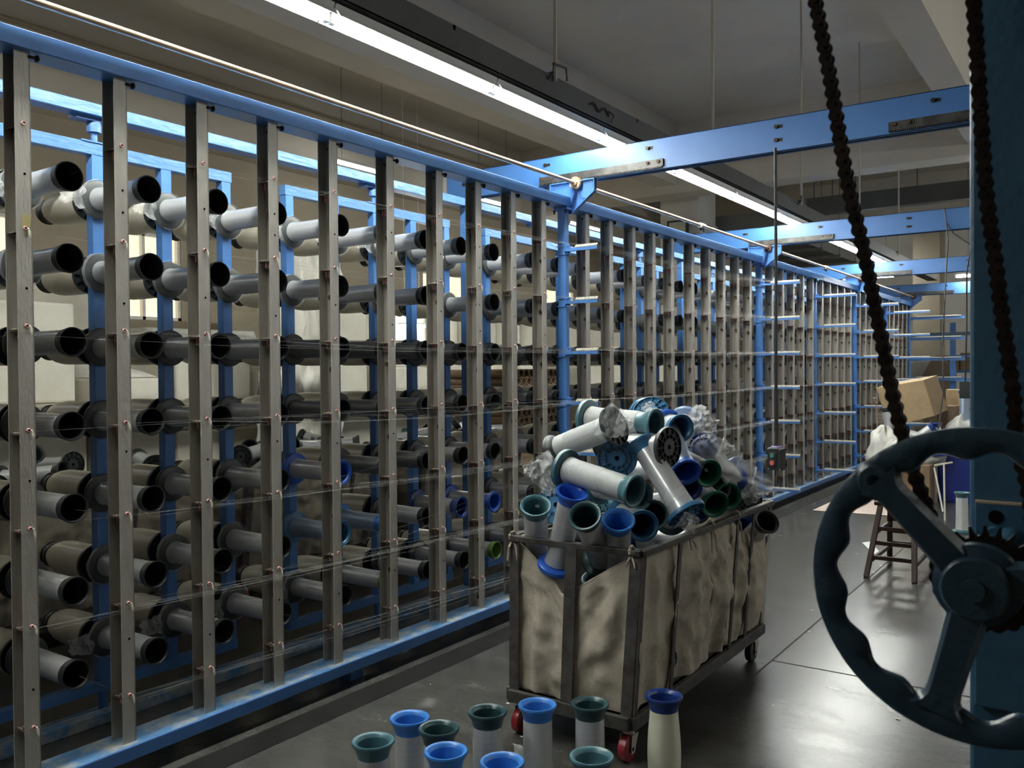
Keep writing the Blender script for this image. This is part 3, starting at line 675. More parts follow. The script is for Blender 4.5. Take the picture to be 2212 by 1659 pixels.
# ------------------------------------------------------------------ bobbins standing on the floor in front
FLO = [  # px, py of mouth, plastic, film, colour word, extras
 (806, 1600, PTEAL, FILM, 'teal topped bobbin standing on the floor, leftmost of the front group', {}),
 (885, 1550, PLBLUE, FILM, 'bright blue topped bobbin standing on the floor, second from the left', {}),
 (948, 1572, PDTEAL, FILM, 'dark teal bobbin with paper inside, standing behind the left blue one', dict(sticker=(0.2, 0.30), litter=True)),
 (963, 1622, PLBLUE, FILM, 'plain bright blue bobbin standing in front of the dark teal one', dict(z1=0.20)),
 (1053, 1536, PDTEAL, FILM, 'dark teal bobbin standing alone, mid row, left of the tall blue one', {}),
 (1085, 1645, PLBLUE, FILM, 'blue bobbin cut by the bottom edge, nearest the camera', {}),
 (1161, 1522, PLBLUE, FILMW, 'bright blue bobbin standing at the left foot of the canvas cart', dict(r=0.0483)),
 (1274, 1519, PDTEAL, FILM, 'dark teal bobbin standing right in front of the canvas cart', {}),
 (1278, 1633, PTEAL, FILM, 'teal bobbin with paper scraps in its mouth at the bottom edge', dict(litter=True, sticker=(3.9, 0.30))),
 (1434, 1502, PNAVY, FILMY, 'navy bobbin with yellowish thread, rightmost of the front group', dict(r=0.048, belly=0.008, litter=True)),
]
for px, py, pl, fl, lb, kw in FLO:
    p = at(px, py, z=0.351)
    trumpet(lb, (p.x, p.y, 0), (p.x, p.y, 0.35), pl, fl, group='bobbins standing on the floor', **kw)
p = at(1128, 1640, z=0.15)
MBx = MB().grid(lambda u, v: V((p.x-0.08+0.10*u, p.y+0.06+0.02*noise.noise(V((u*3, v*3, 0)))+0.05*(1-v), 0.002+0.16*v+0.02*noise.noise(V((u*4, v*4, 2))))), 10, 10)
tag(MBx.build('plastic_sheet', SHEET, solid=0.001), 'small crumpled sheet of clear plastic on the floor between blue bobbins', 'sheet')
p = at(2078, 1150, z=0)
trumpet('teal mouthed bobbin of pale thread standing on the floor beyond the handwheel', (p.x, p.y, 0), (p.x, p.y, 0.35), PTEAL, FILMW, r=0.0485)
sc = MB()
for (px, py, r_) in ((1755, 1318, .012), (1749, 1364, .011), (1886, 1236, .014), (1940, 1553, .014), (1903, 1222, .01), (980, 1563, .006), (1097, 1519, .010), (1127, 1591, .008), (1170, 1395, .004), (930, 1478, .004), (1760, 1088, .012), (1880, 1195, .02)):
    q = at(px, py, z=0.002); a = random.random()*3
    tag(MB().prism([(r_*math.cos(a+k*1.57), 0.6*r_*math.sin(a+k*1.57)) for k in range(4)], q, (1,0,0), (0,1,0), (0,0,1), 0.0006).build('paper_scrap', PAPER, smooth=False), 'tiny white paper scrap lying on the grey floor', 'scrap', 'paper scraps on the floor')
pp = [at(1755, 1103, z=0.002), at(1980, 1118, z=0.002), at(1985, 1082, z=0.002), at(1816, 1075, z=0.002)]
tag(MB().prism([(q.x, q.y) for q in pp], (0,0,0.003), (1,0,0), (0,1,0), (0,0,1), 0.003).build('board_sheet', PINKP, smooth=False), 'pale pink board lying flat on the floor by the dark strip', 'board')
q = [at(1862, 1172, z=0.002), at(1900, 1192, z=0.002), at(1892, 1200, z=0.002), at(1880, 1170, z=0.002)]
tag(MB().prism([(v.x, v.y) for v in (q[0], q[3], q[1], q[2])], (0,0,0.002), (1,0,0), (0,1,0), (0,0,1), 0.001).build('paper_sheet', PAPER, smooth=False), 'white sheet of paper on the floor under the dark stool', 'paper')

# ------------------------------------------------------------------ canvas cart
def cart(x0, x1, y0, y1, zt, label, canvas=CANVAS, full=True, seed=1.0):
    cx, cy = (x0+x1)/2, (y0+y1)/2
    t = thing('canvas_cart', label, 'cart', (cx, cy, 0))
    def pb(mb, name, m=CART, par=None, **k):
        mb.v = [(a-cx, b-cy, c) for a, b, c in mb.v]; return mb.build(name, m, par or t, **k)
    ins = 0.025
    def leg(xt, yt, z1=zt, z0=0.13, ww=0.034, inx=True, iny=True):
        xb = xt + (ins if xt < cx else -ins)*(1 if inx else 0); yb = yt + (-0.05 if yt < cy else -0.09)*(1 if iny else 0)
        return V((xt, yt, z1)), V((xb, yb, z0))
    fr = MB()
    for (a, b) in (((x0, y0), (x1, y0)), ((x1, y0), (x1, y1)), ((x1, y1), (x0, y1)), ((x0, y1), (x0, y0))): fr.bar((a[0], a[1], zt-0.012), (b[0], b[1], zt-0.012), 0.03, 0.024)
    pb(fr, 'top_rim', smooth=False, bevel=0.003)
    bs = MB(); bx0, bx1, by0, by1 = x0+ins, x1-ins, y0-0.05, y1-0.09
    for (a, b) in (((bx0, by0), (bx1, by0)), ((bx1, by0), (bx1, by1)), ((bx1, by1), (bx0, by1)), ((bx0, by1), (bx0, by0))): bs.bar((a[0], a[1], 0.155), (b[0], b[1], 0.155), 0.04, 0.05)
    pb(bs, 'base_frame', smooth=False, bevel=0.003)
    pb(MB().box(bx0, bx1, by0, by1, 0.17, 0.18), 'base_plate', smooth=False)
    for xt in (x0, x1):
        for yt in (y0, y1):
            a, b = leg(xt, yt)
            sx = 1 if xt < cx else -1; sy = 1 if yt < cy else -1
            g = MB(); o1 = V((0.02*sx, 0, 0)); o2 = V((0, 0.022*sy, 0))
            g.bar(a+o1-o2*0.1, b+o1-o2*0.1, 0.045, 0.005, V((0, 1, 0))); g.bar(a+o2, b+o2, 0.005, 0.045, V((0, 1, 0)))
            pb(g, 'leg', smooth=False)
    st = [((cx-0.0, y0-0.012), (cx+0.0, y0-0.062), 0.05, 0.006)]
    L_ = y1-y0
    for f in (0.22, 0.66, 0.80): st.append(((x1+0.012, y0+L_*f), (x1-0.012, y0-0.05+(L_-0.04)*f), 0.006, 0.028))
    for f in (0.3, 0.65): st.append(((x0-0.012, y0+L_*f), (x0+0.012, y0-0.05+(L_-0.04)*f), 0.006, 0.028))
    for a, b, ww, hh in st:
        pb(MB().bar((a[0], a[1], zt-0.01), (b[0], b[1], 0.15), ww, hh, V((0, 1, 0))), 'strut', smooth=False)
    # canvas liner: walks round the four sides, hangs from the rim
    P = 2*(x1-x0+L_)
    def rad(side, f, v):
        o_ = 0
        for (sd_, f0, amp) in ((0, 0.0, 1), (0, 1.0, 1), (1, 0.0, 0.6), (1, 0.45, 0.8), (1, 0.66, 1), (1, 1.0, 0.7), (0, 0.5, 0.5)):
            if sd_ != side: continue
            df = (f-f0)*(1.0 if side == 0 else 2.4); an = math.atan2(df, v*1.3+0.06); r_ = math.hypot(df, v*1.3)
            w2 = math.sin(an*15+2.5*noise.noise(V((an*2, r_*1.5, seed+f0))))
            o_ += amp*0.016*(1-abs(w2))**1.3*math.exp(-r_*1.1)*min(1, r_*5)
        return o_
    def liner(u, v):
        s_ = u*P; W = x1-x0
        if s_ < W: side = 0; f = s_/W; x, y = x0+f*W, y0; nx, ny = 0, -1
        elif s_ < W+L_: side = 1; f = (s_-W)/L_; x, y = x1, y0+f*L_; nx, ny = 1, 0
        elif s_ < 2*W+L_: side = 2; f = (s_-W-L_)/W; x, y = x1-f*W, y1; nx, ny = 0, 1
        else: side = 3; f = (s_-2*W-L_)/L_; x, y = x0, y1-f*L_; nx, ny = -1, 0
        drop = 0.012
        if full:
            if side == 0:
                drop = 0.02 + (0.19*min(1, f/0.40)**1.2 if f < 0.45 else 0.17*max(0, min(1, (1-f)/0.5))**1.2)
            elif side == 1:
                drop = 0.02 + (0.085*min(1, max(0, (f-0.66)/0.1))*(1 if f < 0.97 else 0.6))+0.012*math.sin(f*9)**2
        zt_ = zt-drop; z = zt_+(0.17-zt_)*v
        k = (zt-z)/(zt-0.17)
        x += (cx-x)*0.05*k*(1 if abs(nx) or True else 0); y += -0.05*k if y < cy else -0.09*k
        e = max(0, math.sin(math.pi*f))**0.5
        fold = rad(side, f, v)+(0.5-abs(noise.noise(V((x*8+seed, y*8, z*2.2+x*3)))))*0.075-0.03 + noise.noise(V((x*20, y*20+seed, z*9)))*0.014 + 0.02*(0.5-abs(noise.noise(V((x*6+z*7, y*6+z*7, seed)))))
        diag = 0.016*math.sin((f*6 + v*5)*2.2+noise.noise(V((x*5, y*5, z*5)))*4)*v*(1-v)*3
        bul = 0.030*max(0, math.sin(math.pi*v))**0.7*abs(math.sin(math.pi*f*(2 if side in (0, 2) else 4)))**0.6 + (0.03*math.sin(math.pi*v)*(f if side == 1 else 0))
        d_ = (fold+diag)*e*min(1, v*4+0.2)+bul-0.016
        d_ = min(d_-0.012, 0.03)*(min(1, abs(f-0.5)*5+0.05) if side == 0 else 1)*min(1, 0.15+f*9, 0.15+(1-f)*9)-0.004
        return V((x+nx*d_, y+ny*d_, z))
    pb(MB().grid(liner, 260, 46), 'canvas_liner', canvas, ang=180, solid=0.003)
    hem = MB()
    pts = [liner(i/260, 0.0) for i in range(261)]; hem.tube(pts, 0.0045, 5); pb(hem, 'hem', canvas)
    def tie(p, dx, dy, s2):
        g = MB(); p = V(p)
        g.tube([p+V((0.014*math.cos(a)*dx, 0.014*math.cos(a)*dy, 0.02*math.sin(a)-0.008)) for a in [k*0.7 for k in range(10)]], 0.006, 5)
        for k in (-1, 1): g.tube([p+V((0.0, 0, -0.02)), p+V((0.012*k*dy+dx*0.014, 0.012*k*dx-dy*0.014, -0.045)), p+V((0.017*k*dy+dx*0.02, 0.02*k*dx-dy*0.02, -0.05-0.05*s2))], [0.006, 0.005, 0.003], 5)
        return g
    if full:
        for p, dx, dy, s2 in (((x0+0.01, y0, zt), 0.5, 1, 1.0), ((x1-0.04, y0, zt), 0.2, 1, 0.3), ((x1, y0+0.45*L_, zt), 1, 0.2, 1.4), ((x1, y0+0.66*L_, zt), 1, 0.2, 1.6), ((x1, y0+0.30*L_, zt), 1, 0.2, 0.4)):
            pb(tie(p, dx, dy, s2), 'tie_cord', canvas)
    ncast = 0
    for xx in (bx0+0.03, bx1-0.03):
        for yy in (by0+0.05, by1-0.05):
            red = yy < cy and xx > cx
            g = MB().box(xx-0.03, xx+0.03, yy-0.035, yy+0.035, 0.122, 0.13); g.cyl((xx, yy, 0.10), (xx, yy, 0.124), 0.022, 12)
            for s3 in (-0.026, 0.023): g.prism([(-0.025, 0.10), (0.025, 0.10), (0.012-0.02, 0.035), (-0.012-0.02, 0.035)], (xx+s3, yy, 0), (0,1,0), (0,0,1), (1,0,0), 0.003)
            f = pb(g, 'caster_fork', STEELW, smooth=False)
            w_ = pb(MB().lathe([(0.012, -0.018), (0.04, -0.018), (0.0485, -0.014), (0.05, 0), (0.0485, 0.014), (0.04, 0.018), (0.012, 0.018)], 24, (xx, yy-0.02, 0.05), (1, 0, 0), closed=True).cyl((xx-0.026, yy-0.02, 0.05), (xx+0.026, yy-0.02, 0.05), 0.008, 8), 'caster_wheel', REDW if red or yy < cy else RUBBER)
    return t
cart(-2.02, -1.435, 2.89, 4.36, 0.785, 'iron cart with a dirty canvas liner, heaped with bobbins, in the aisle')

# ------------------------------------------------------------------ bobbins heaped in the cart
def heap(label, mpx, mz, fpx, plastic, film=FILM, far=True, wrap=0.0, L=0.353, **kw):
    """mouth centre seen at mpx, mz metres into the room; flange centre seen at fpx, one bobbin length away"""
    M = at(mpx[0], mpx[1], d=mz); r = at(fpx[0], fpx[1], d=1.0)-CC; w_ = CC-M
    a = r.dot(r); b = 2*r.dot(w_); c = w_.dot(w_)-L*L; D = b*b-4*a*c
    tt = -b/(2*a) if D < 0 else (-b+(1 if far else -1)*math.sqrt(D))/(2*a)
    Fp = CC+r*tt; dr = (M-Fp).normalized()
    return trumpet(label, M-dr*0.35, M, plastic, film, group='bobbins heaped in the canvas cart', slip=wrap, **kw)
def heapf(label, fpx, fz, mpx, plastic, film=FILM, far=True, wrap=0.0, **kw):
    """the same, given from the flange"""
    Fp = at(fpx[0], fpx[1], d=fz); r = at(mpx[0], mpx[1], d=1.0)-CC; w_ = CC-Fp
    a = r.dot(r); b = 2*r.dot(w_); c = w_.dot(w_)-0.353**2; D = b*b-4*a*c
    tt = -b/(2*a) if D < 0 else (-b+(1 if far else -1)*math.sqrt(D))/(2*a)
    M = CC+r*tt; dr = (M-Fp).normalized()
    return trumpet(label, Fp, Fp+dr*0.35, plastic, film, group='bobbins heaped in the canvas cart', slip=wrap, **kw)
def stand(label, mpx, mz, dr, db, plastic, film=FILM, **kw):
    """nearly upright in the cart: foot shifted dr metres to the right of the picture and db metres away from the aisle end"""
    M = at(mpx[0], mpx[1], d=mz); h = V((CR.x*dr+CF.x*db, CR.y*dr+CF.y*db, 0)); B = M+h-V((0, 0, math.sqrt(0.35**2-h.length_squared)))
    return trumpet(label, B, M, plastic, film, group='bobbins heaped in the canvas cart', **kw)
stand('dark teal bobbin standing at the front left corner of the cart', (1157, 1092), 3.46, 0.01, 0.20, PTEAL, sticker=(1.2, 0.305))
stand('royal blue flared bobbin with wide blue flange at the cart front', (1236, 1063), 3.35, -0.055, 0.137, PBLUE)
stand('dark bobbin with a grey teal lip leaning left of the bright blue one', (1263, 1114), 3.24, 0.09, 0.255, PDTEAL, sticker=(3.3, 0.30))
stand('bright blue bobbin standing in the front right corner of the cart', (1336, 1123), 3.30, 0.02, 0.20, PLBLUE)
heap('dark blue oval mouth turned sideways behind the bright blue bobbin', (1389, 1136), 3.42, (1350, 1110), PSKY, far=True)
heap('black mouthed bobbin lying just inside the long rim of the cart', (1412, 1112), 3.62, (1450, 1118), PDTEAL)
stand('teal mouth low in the opening of the torn canvas', (1290, 1250), 3.46, 0.03, 0.12, PTEAL, z1=0.25)
heapf('big teal bobbin with white netting lying across the front of the heap', (1219, 1012), 3.45, (1373, 1062), PTEAL, FILMW, far=False, wrap=0.20, sticker=(1.9, 0.315))
h_i = heapf('net wrapped white bobbin with dark flange on top left of the heap', (1330, 919), 3.42, (1192, 972), PGRY, FILMW, far=True, wrap=0.24)
heapf('bobbin with pale teal flange and black mouth at the heap top', (1266, 903), 3.75, (1418, 916), PTEAL, FILMW, far=False, z1=0.27)
heap('blue bobbin with a wide mouth right of the black mouthed one', (1470, 926), 3.72, (1390, 895), PSKY, FILMW, far=True)
heapf('steel blue flange peeking over the top of the heap', (1405, 886), 3.95, (1425, 985), PSKY, FILM)
heapf('teal bobbin showing the ribbed underside of its flange', (1333, 990), 3.50, (1352, 975), PSKY, FILM, far=True)
heapf('black bobbin showing its ribbed flange end, centre of the heap', (1446, 966), 3.42, (1300, 958), PGRY, FILM, far=True)
heapf('long grey wound bobbin slanting down with a netted blue flange', (1484, 1113), 3.32, (1384, 955), PSKY, FILM, far=True, wrap=0.10)
heap('blue bobbin pointing its open mouth down to the right', (1483, 1021), 3.55, (1435, 915), PBLUE, FILMB, far=True)
heap('green bobbin with open mouth on the right of the heap', (1532, 1023), 3.78, (1440, 975), PGREEN, FILMW, far=True, litter=True)
heap('dark green bobbin mouth just above the long rim', (1546, 1090), 3.82, (1470, 1020), PGREEN, FILM, far=True)
heap('green rim of a bobbin turned away near the cart middle', (1574, 1072), 4.05, (1508, 1062), PGREEN, FILM, far=True, sticker=(2.0, 0.3))
heap('dark blue mouth deep between the slanting bobbin and the green ones', (1488, 1052), 3.85, (1440, 1020), PNAVY, FILM, far=True)
heapf('pale blue flange with white netting at the top right of the heap', (1486, 908), 3.98, (1440, 1010), PLAV, FILMW, far=False, wrap=0.1)
heapf('dark flange under grey netting right of the blue mouth', (1515, 965), 4.0, (1590, 1040), PNAVY, FILMW, far=True, wrap=0.2)
heapf('white netted bobbin lying along the far right of the heap', (1592, 1022), 4.25, (1480, 1010), PLAV, FILMW, far=True, wrap=0.2)
heapf('grey flange facing right at the far end of the cart', (1618, 1078), 4.35, (1535, 1075), PGRY, FILM, far=True)
heap('black mouthed bobbin hanging out of the far right pocket of the cart', (1657, 1126), 4.22, (1590, 1190), PBLK, FILM, far=True)
heap('navy mouth behind the thin strut at the far right of the cart', (1610, 1135), 4.35, (1560, 1215), PNAVY, FILM, far=True)
heap('small grey mouth low under the net at the right of the heap', (1550, 1052), 4.05, (1500, 1100), PGRY, FILM, far=True)
heap('teal mouth in shade behind the big netted bobbin', (1383, 1070), 3.62, (1290, 1050), PTEAL, FILM, far=True)
heap('navy mouth between the teal and the royal blue bobbins', (1191, 1144), 3.78, (1290, 1146), PNAVY, FILM, far=True)
heapf('blue bobbin edge behind the dark teal one at the left', (1200, 1090), 3.62, (1260, 1085), PSKY, FILM, far=True)
kk = 0
for (x, y, z, a, b) in ((-1.9, 3.5, .30, .3, 0), (-1.65, 3.4, .28, 2.2, .1), (-1.85, 3.8, .28, .9, .1), (-1.7, 4.05, .3, 2.8, 0), (-1.95, 4.2, .3, 1.7, .1), (-1.75, 3.6, .45, 1.2, .1), (-1.95, 3.65, .5, 0.6, .1), (-1.7, 4.2, .47, 1.9, .1), (-1.85, 3.9, .62, 2.5, .05), (-1.72, 3.75, .66, .2, .05), (-1.95, 4.25, .58, 1.4, .1), (-1.8, 3.45, .62, 2.9, 0.05), (-1.88, 3.75, .8, .9, 0.1), (-1.78, 4.05, .8, 2.3, .05), (-1.9, 4.0, .95, .4, 0.1), (-1.86, 3.6, .80, 2.2, 0.0)):
    d = V((math.cos(a)*math.cos(b), math.sin(a)*math.cos(b), math.sin(b)))
    c = V((x, y, z)); trumpet('bobbin buried inside the heap, seen only in the gaps between others', c-d*0.175, c+d*0.175, (PTEAL, PNAVY, PGRY, PSKY)[kk % 4], FILM, group='bobbins buried inside the heap'); kk += 1

def drape(label, pts, d, parent_label=None, thick=0.03, seed=0.0, m_=NET, nu=60, nv=16):
    """crumpled net strip: pts = (px, py, half width in px, extra depth)"""
    P = [(at(a, b, d=d+e), w_*d/FPX) for a, b, w_, e in pts]
    def f(u, v):
        k = u*(len(P)-1); i = min(int(k), len(P)-2); t_ = k-i; t_ = t_*t_*(3-2*t_)
        c = P[i][0].lerp(P[i+1][0], t_); hw = P[i][1]*(1-t_)+P[i+1][1]*t_
        dr = (P[i+1][0]-P[i][0]).normalized(); s_ = dr.cross(CF).normalized()
        vv = (v-0.5)*2
        n1 = noise.noise(V((u*7, vv*2.2, seed))); n2 = noise.noise(V((u*15, vv*6, seed+5)))
        return c + s_*hw*(vv*(1+0.35*noise.noise(V((u*6, seed, vv)))))+CF*(thick*1.6*n1+thick*0.5*n2+thick*abs(vv)**1.5)+V((0, 0, 0.25*thick*n2))
    return tag(MB().grid(f, nu, nv).build('net_bag', m_, ang=180), label, 'netting', 'white netting on the cart')
drape('white net tail sticking out left of the teal flange', [(1205, 1005, 40, 0.06), (1175, 1022, 36, 0.06), (1150, 1018, 20, 0.05), (1132, 1020, 5, 0.04)], 3.45, seed=2)
drape('lower net tail hanging beside the teal flange at the left', [(1203, 1040, 28, 0.06), (1185, 1052, 22, 0.06), (1178, 1068, 10, 0.05)], 3.45, seed=7)
drape('net twisted over the dark flange at the heap top', [(1300, 900, 36, 0.0), (1330, 915, 34, -0.01), (1352, 922, 22, -0.06), (1366, 912, 7, -0.07)], 3.36, thick=0.012, seed=3, m_=NETG)
drape('net tuft above the steel blue flange at the very top', [(1395, 892, 14, 0), (1405, 876, 12, 0), (1402, 868, 6, 0)], 3.92, thick=0.015, seed=4)
drape('white net falling from the pale blue flange at the top right', [(1490, 890, 26, 0), (1512, 905, 28, -0.05), (1530, 915, 24, -0.05), (1535, 935, 16, -0.04)], 3.9, thick=0.03, seed=5)
drape('long white net running down the right side of the heap', [(1515, 945, 34, -0.02), (1545, 985, 42, 0), (1585, 1015, 40, 0.15), (1625, 1040, 34, 0.3), (1668, 1055, 16, 0.4)], 3.9, thick=0.035, seed=6)
drape('small net corner lifted over the long net', [(1555, 975, 12, 0), (1572, 968, 12, 0), (1588, 970, 7, 0)], 3.95, thick=0.02, seed=8)
drape('net skirt over the grey flange at the cart end', [(1600, 1045, 12, 0), (1622, 1060, 22, 0), (1640, 1078, 16, 0)], 4.25, thick=0.03, seed=9)
drape('clear bag scrap tucked under the slanting netted flange', [(1470, 1120, 22, 0), (1492, 1132, 18, 0), (1508, 1118, 10, 0)], 3.27, thick=0.02, seed=11)

# ------------------------------------------------------------------ machine column, handwheel, sprocket, chain
yp = 1.45
xl = at(2094, 800, y=yp).x
mc = thing('machine_column', 'tall dark blue machine column at the right edge of the picture', 'column', (xl+0.1, yp+0.1, 0))
def mp(mb, name, m=TEALB, **k):
    mb.v = [(a-xl-0.1, b-yp-0.1, c) for a, b, c in mb.v]; return mb.build(name, m, mc, smooth=k.pop('smooth', False), **k)
mp(MB().box(xl, xl+0.30, yp, yp+0.2, 0, 3.3), 'post', BLUE if False else TEALB, bevel=0.006)
mp(MB().box(xl+0.075, xl+0.30, yp-0.006, yp, 1.9, 3.3), 'cover_strip', TEALB, bevel=0.001)
pt = at(2106, 1085, y=yp-0.01); pb_ = at(2106, 1500, y=yp-0.01)
hz = at(2150, 1118, y=yp-0.02)
mp(MB().box(pt.x, pt.x+0.082, yp-0.014, yp, pt.z-0.30, pt.z), 'bearing_plate', TEALB, bevel=0.002)
mp(MB().cyl((hz.x, yp-0.0155, hz.z), (hz.x, yp-0.0135, hz.z), 0.0098, 20), 'slot_hole', MATS['hole_black'], smooth=True)
mp(MB().cyl((hz.x, yp-0.04, hz.z-0.026), (hz.x, yp-0.012, hz.z-0.026), 0.0135, 20), 'bolt_head', TEALB, smooth=True)
mp(MB().box(pt.x, pt.x+0.082, yp-0.0145, yp, pt.z, pt.z+0.003), 'worn_edge', mat('bare_putty', (0.35, 0.28, 0.2), 0.6))
yw = 1.12
cw = at(2110, 1265, y=yw)
sp = at(2136, 1247, y=1.24)
ax = (cw.x, cw.z)
mp(MB().cyl((cw.x+0.006, yw+0.02, cw.z), (cw.x+0.006, yp, cw.z), 0.02, 16), 'axle', TEALB, smooth=True)
# handwheel in the plane y = const
hw = thing('handwheel', 'dark blue three spoked iron handwheel in front of the machine column', 'wheel', (cw.x, yw, cw.z))
NW = 180; RO = 0.1815
def rim(i, j):
    a = 2*math.pi*i/NW
    wob = 0.5+0.5*math.cos(a*15+0.6)
    ri = RO-0.027-0.0105*wob
    # section: flat outer band, thick rounded inner grip
    tck = 0.012
    prof = [(RO, -tck*0.75), (RO, tck*0.75), (RO-0.006, tck), (ri+0.010, tck), (ri+0.002, tck*0.6), (ri, 0), (ri+0.002, -tck*0.6), (ri+0.010, -tck), (RO-0.006, -tck)]
    r_, y_ = prof[j]; return V((r_*math.cos(a), y_, r_*math.sin(a)))
g = MB(); nj = 9; vs = [rim(i, j) for i in range(NW) for j in range(nj)]
g.add(vs, [(i*nj+j, i*nj+(j+1)%nj, ((i+1)%NW)*nj+(j+1)%nj, ((i+1)%NW)*nj+j) for i in range(NW) for j in range(nj)])
g.build('rim', WHEELM, hw, ang=40)
for k, aa in enumerate((132.5, 255, 13)):
    a = R(aa); d = V((math.cos(a), 0, math.sin(a))); n_ = V((-math.sin(a), 0, math.cos(a)))
    g = MB(); N_ = 14; vs = []
    for i in range(N_+1):
        u = i/N_; r_ = 0.034+(RO-0.034-0.026)*u
        hwid = 0.0185+0.004*(1-u)**2+0.020*max(0, u-0.82)/0.18*max(0, u-0.82)/0.18
        yy = -0.012+0.006*(1-u)
        for (sx, sy) in ((-1, 0.6), (-0.7, -1), (0.7, -1), (1, 0.6), (0.4, 1), (-0.4, 1)): vs.append(d*r_+n_*(sx*hwid)+V((0, yy+0.0095*sy+0.006, 0)))
    fs_ = [(i*6+j, i*6+(j+1)%6, (i+1)*6+(j+1)%6, (i+1)*6+j) for i in range(N_) for j in range(6)]
    g.add(vs, fs_); s_ = g.build('spoke', WHEELM, hw, ang=40)
bo = MB(); bc = V((math.cos(R(133.5)), 0, math.sin(R(133.5))))*0.158
bo.lathe([(0.0075, -0.014), (0.017, -0.014), (0.024, -0.009), (0.024, 0.009), (0.017, 0.012), (0.0075, 0.012)], 24, bc, (0, 1, 0), closed=True)
bo.build('handle_boss', WHEELM, hw)
MB().lathe([(0.0001, -0.032), (0.012, -0.032), (0.0125, -0.026), (0.033, -0.026), (0.036, -0.022), (0.036, -0.006), (0.047, -0.001), (0.048, 0.012), (0.04, 0.018), (0.0001, 0.02)], 40, (0,0,0), (0, 1, 0)).build('hub', WHEELM, hw)
# sprocket
spt = thing('sprocket', 'dark greasy toothed sprocket behind the handwheel hub', 'sprocket', (sp.x, 1.24, sp.z))
NT = 23; RS = NT*0.0162/(2*math.pi); pr = []
for i in range(NT):
    a = 2*math.pi*i/NT
    for da, rr_ in ((-0.5, -0.006), (-0.32, -0.0068), (-0.18, -0.002), (-0.06, 0.0065), (0.06, 0.0065), (0.18, -0.002), (0.32, -0.0068)):
        pr.append(((RS+rr_)*math.cos(a+da*2*math.pi/NT), (RS+rr_)*math.sin(a+da*2*math.pi/NT)))
MB().prism(pr, (0, -0.004, 0), (1,0,0), (0,0,1), (0,1,0), 0.008).build('toothed_disc', CHAINM, spt, smooth=False)
MB().cyl((0, -0.02, 0), (0, 0.02, 0), 0.033, 24).build('sprocket_hub', TEALB, spt)
# chain: two runs with the arc round the bottom of the sprocket
yc = 1.24
left = [(1735, -160), (1761, 0), (1790, 150), (1829, 384), (1863, 529), (1896, 690), (1928, 850), (1950, 940), (1972, 1015), (1999, 1090), (2024, 1165)]
right = [(2236, 1165), (2222, 1060), (2207, 1000), (2195, 934), (2189, 850), (2166, 690), (2150, 561), (2128, 384), (2103, 0), (2092, -160)]
cp = [at(a, b, y=yc) for a, b in left]
for k in range(0, 13):
    a = R(188+k*(352-188)/12); cp.append(V((sp.x+RS*math.cos(a), yc, sp.z+RS*math.sin(a))))
cp += [at(a, b, y=yc) for a, b in right]
# resample at the chain pitch
def resample(pts, st):
    out = [pts[0].copy()]; acc = 0.0; prev = pts[0]
    sm = []
    for i in range(len(pts)-1):
        p0 = pts[max(0, i-1)]; p1 = pts[i]; p2 = pts[i+1]; p3 = pts[min(len(pts)-1, i+2)]
        for k in range(20):
            t_ = k/20; sm.append(0.5*((2*p1)+(-p0+p2)*t_+(2*p0-5*p1+4*p2-p3)*t_*t_+(-p0+3*p1-3*p2+p3)*t_**3))
    sm.append(pts[-1])
    for q in sm[1:]:
        dd = (q-prev).length
        while acc+dd >= st:
            f = (st-acc)/dd; prev = prev.lerp(q, f); out.append(prev.copy()); dd = (q-prev).length; acc = 0
        acc += dd; prev = q
    return out
cps = resample(cp, 0.0162)
ch = MB()
for i in range(len(cps)-1):
    a, b = cps[i], cps[i+1]; d = (b-a).normalized(); n_ = V((-d.z, 0, d.x)); L_ = (b-a).length
    out = []
    for k in range(17):
        u = k/16; out.append((u, 1))
    pl = []
    hwv = lambda u: 0.0092-0.0030*math.sin(math.pi*min(1, max(0, u)))**2
    for k in range(9): an = math.pi*(0.5+k/8); pl.append((0.0092*math.cos(an), 0.0092*math.sin(an)))
    for k in range(1, 8): pl.append((L_*k/8, -hwv(k/8)))
    for k in range(9): an = math.pi*(-0.5+k/8); pl.append((L_+0.0092*math.cos(an), 0.0092*math.sin(an)))
    for k in range(7, 0, -1): pl.append((L_*k/8, hwv(k/8)))
    y_ = (0.0075, 0.0055)[i % 2]
    for sg in (-1, 1): ch.prism(pl, a+V((0, sg*y_-0.0008, 0)), d, n_, (0, 1, 0), 0.0016)
    ch.cyl(a-V((0, 0.0105, 0)), a+V((0, 0.0105, 0)), 0.0026, 8); ch.cyl(a-V((0, 0.0045, 0)), a+V((0, 0.0045, 0)), 0.005, 10)
tag(ch.build('roller_chain', CHAINM, smooth=False), 'dark greasy roller chain looping round the sprocket behind the handwheel', 'chain')

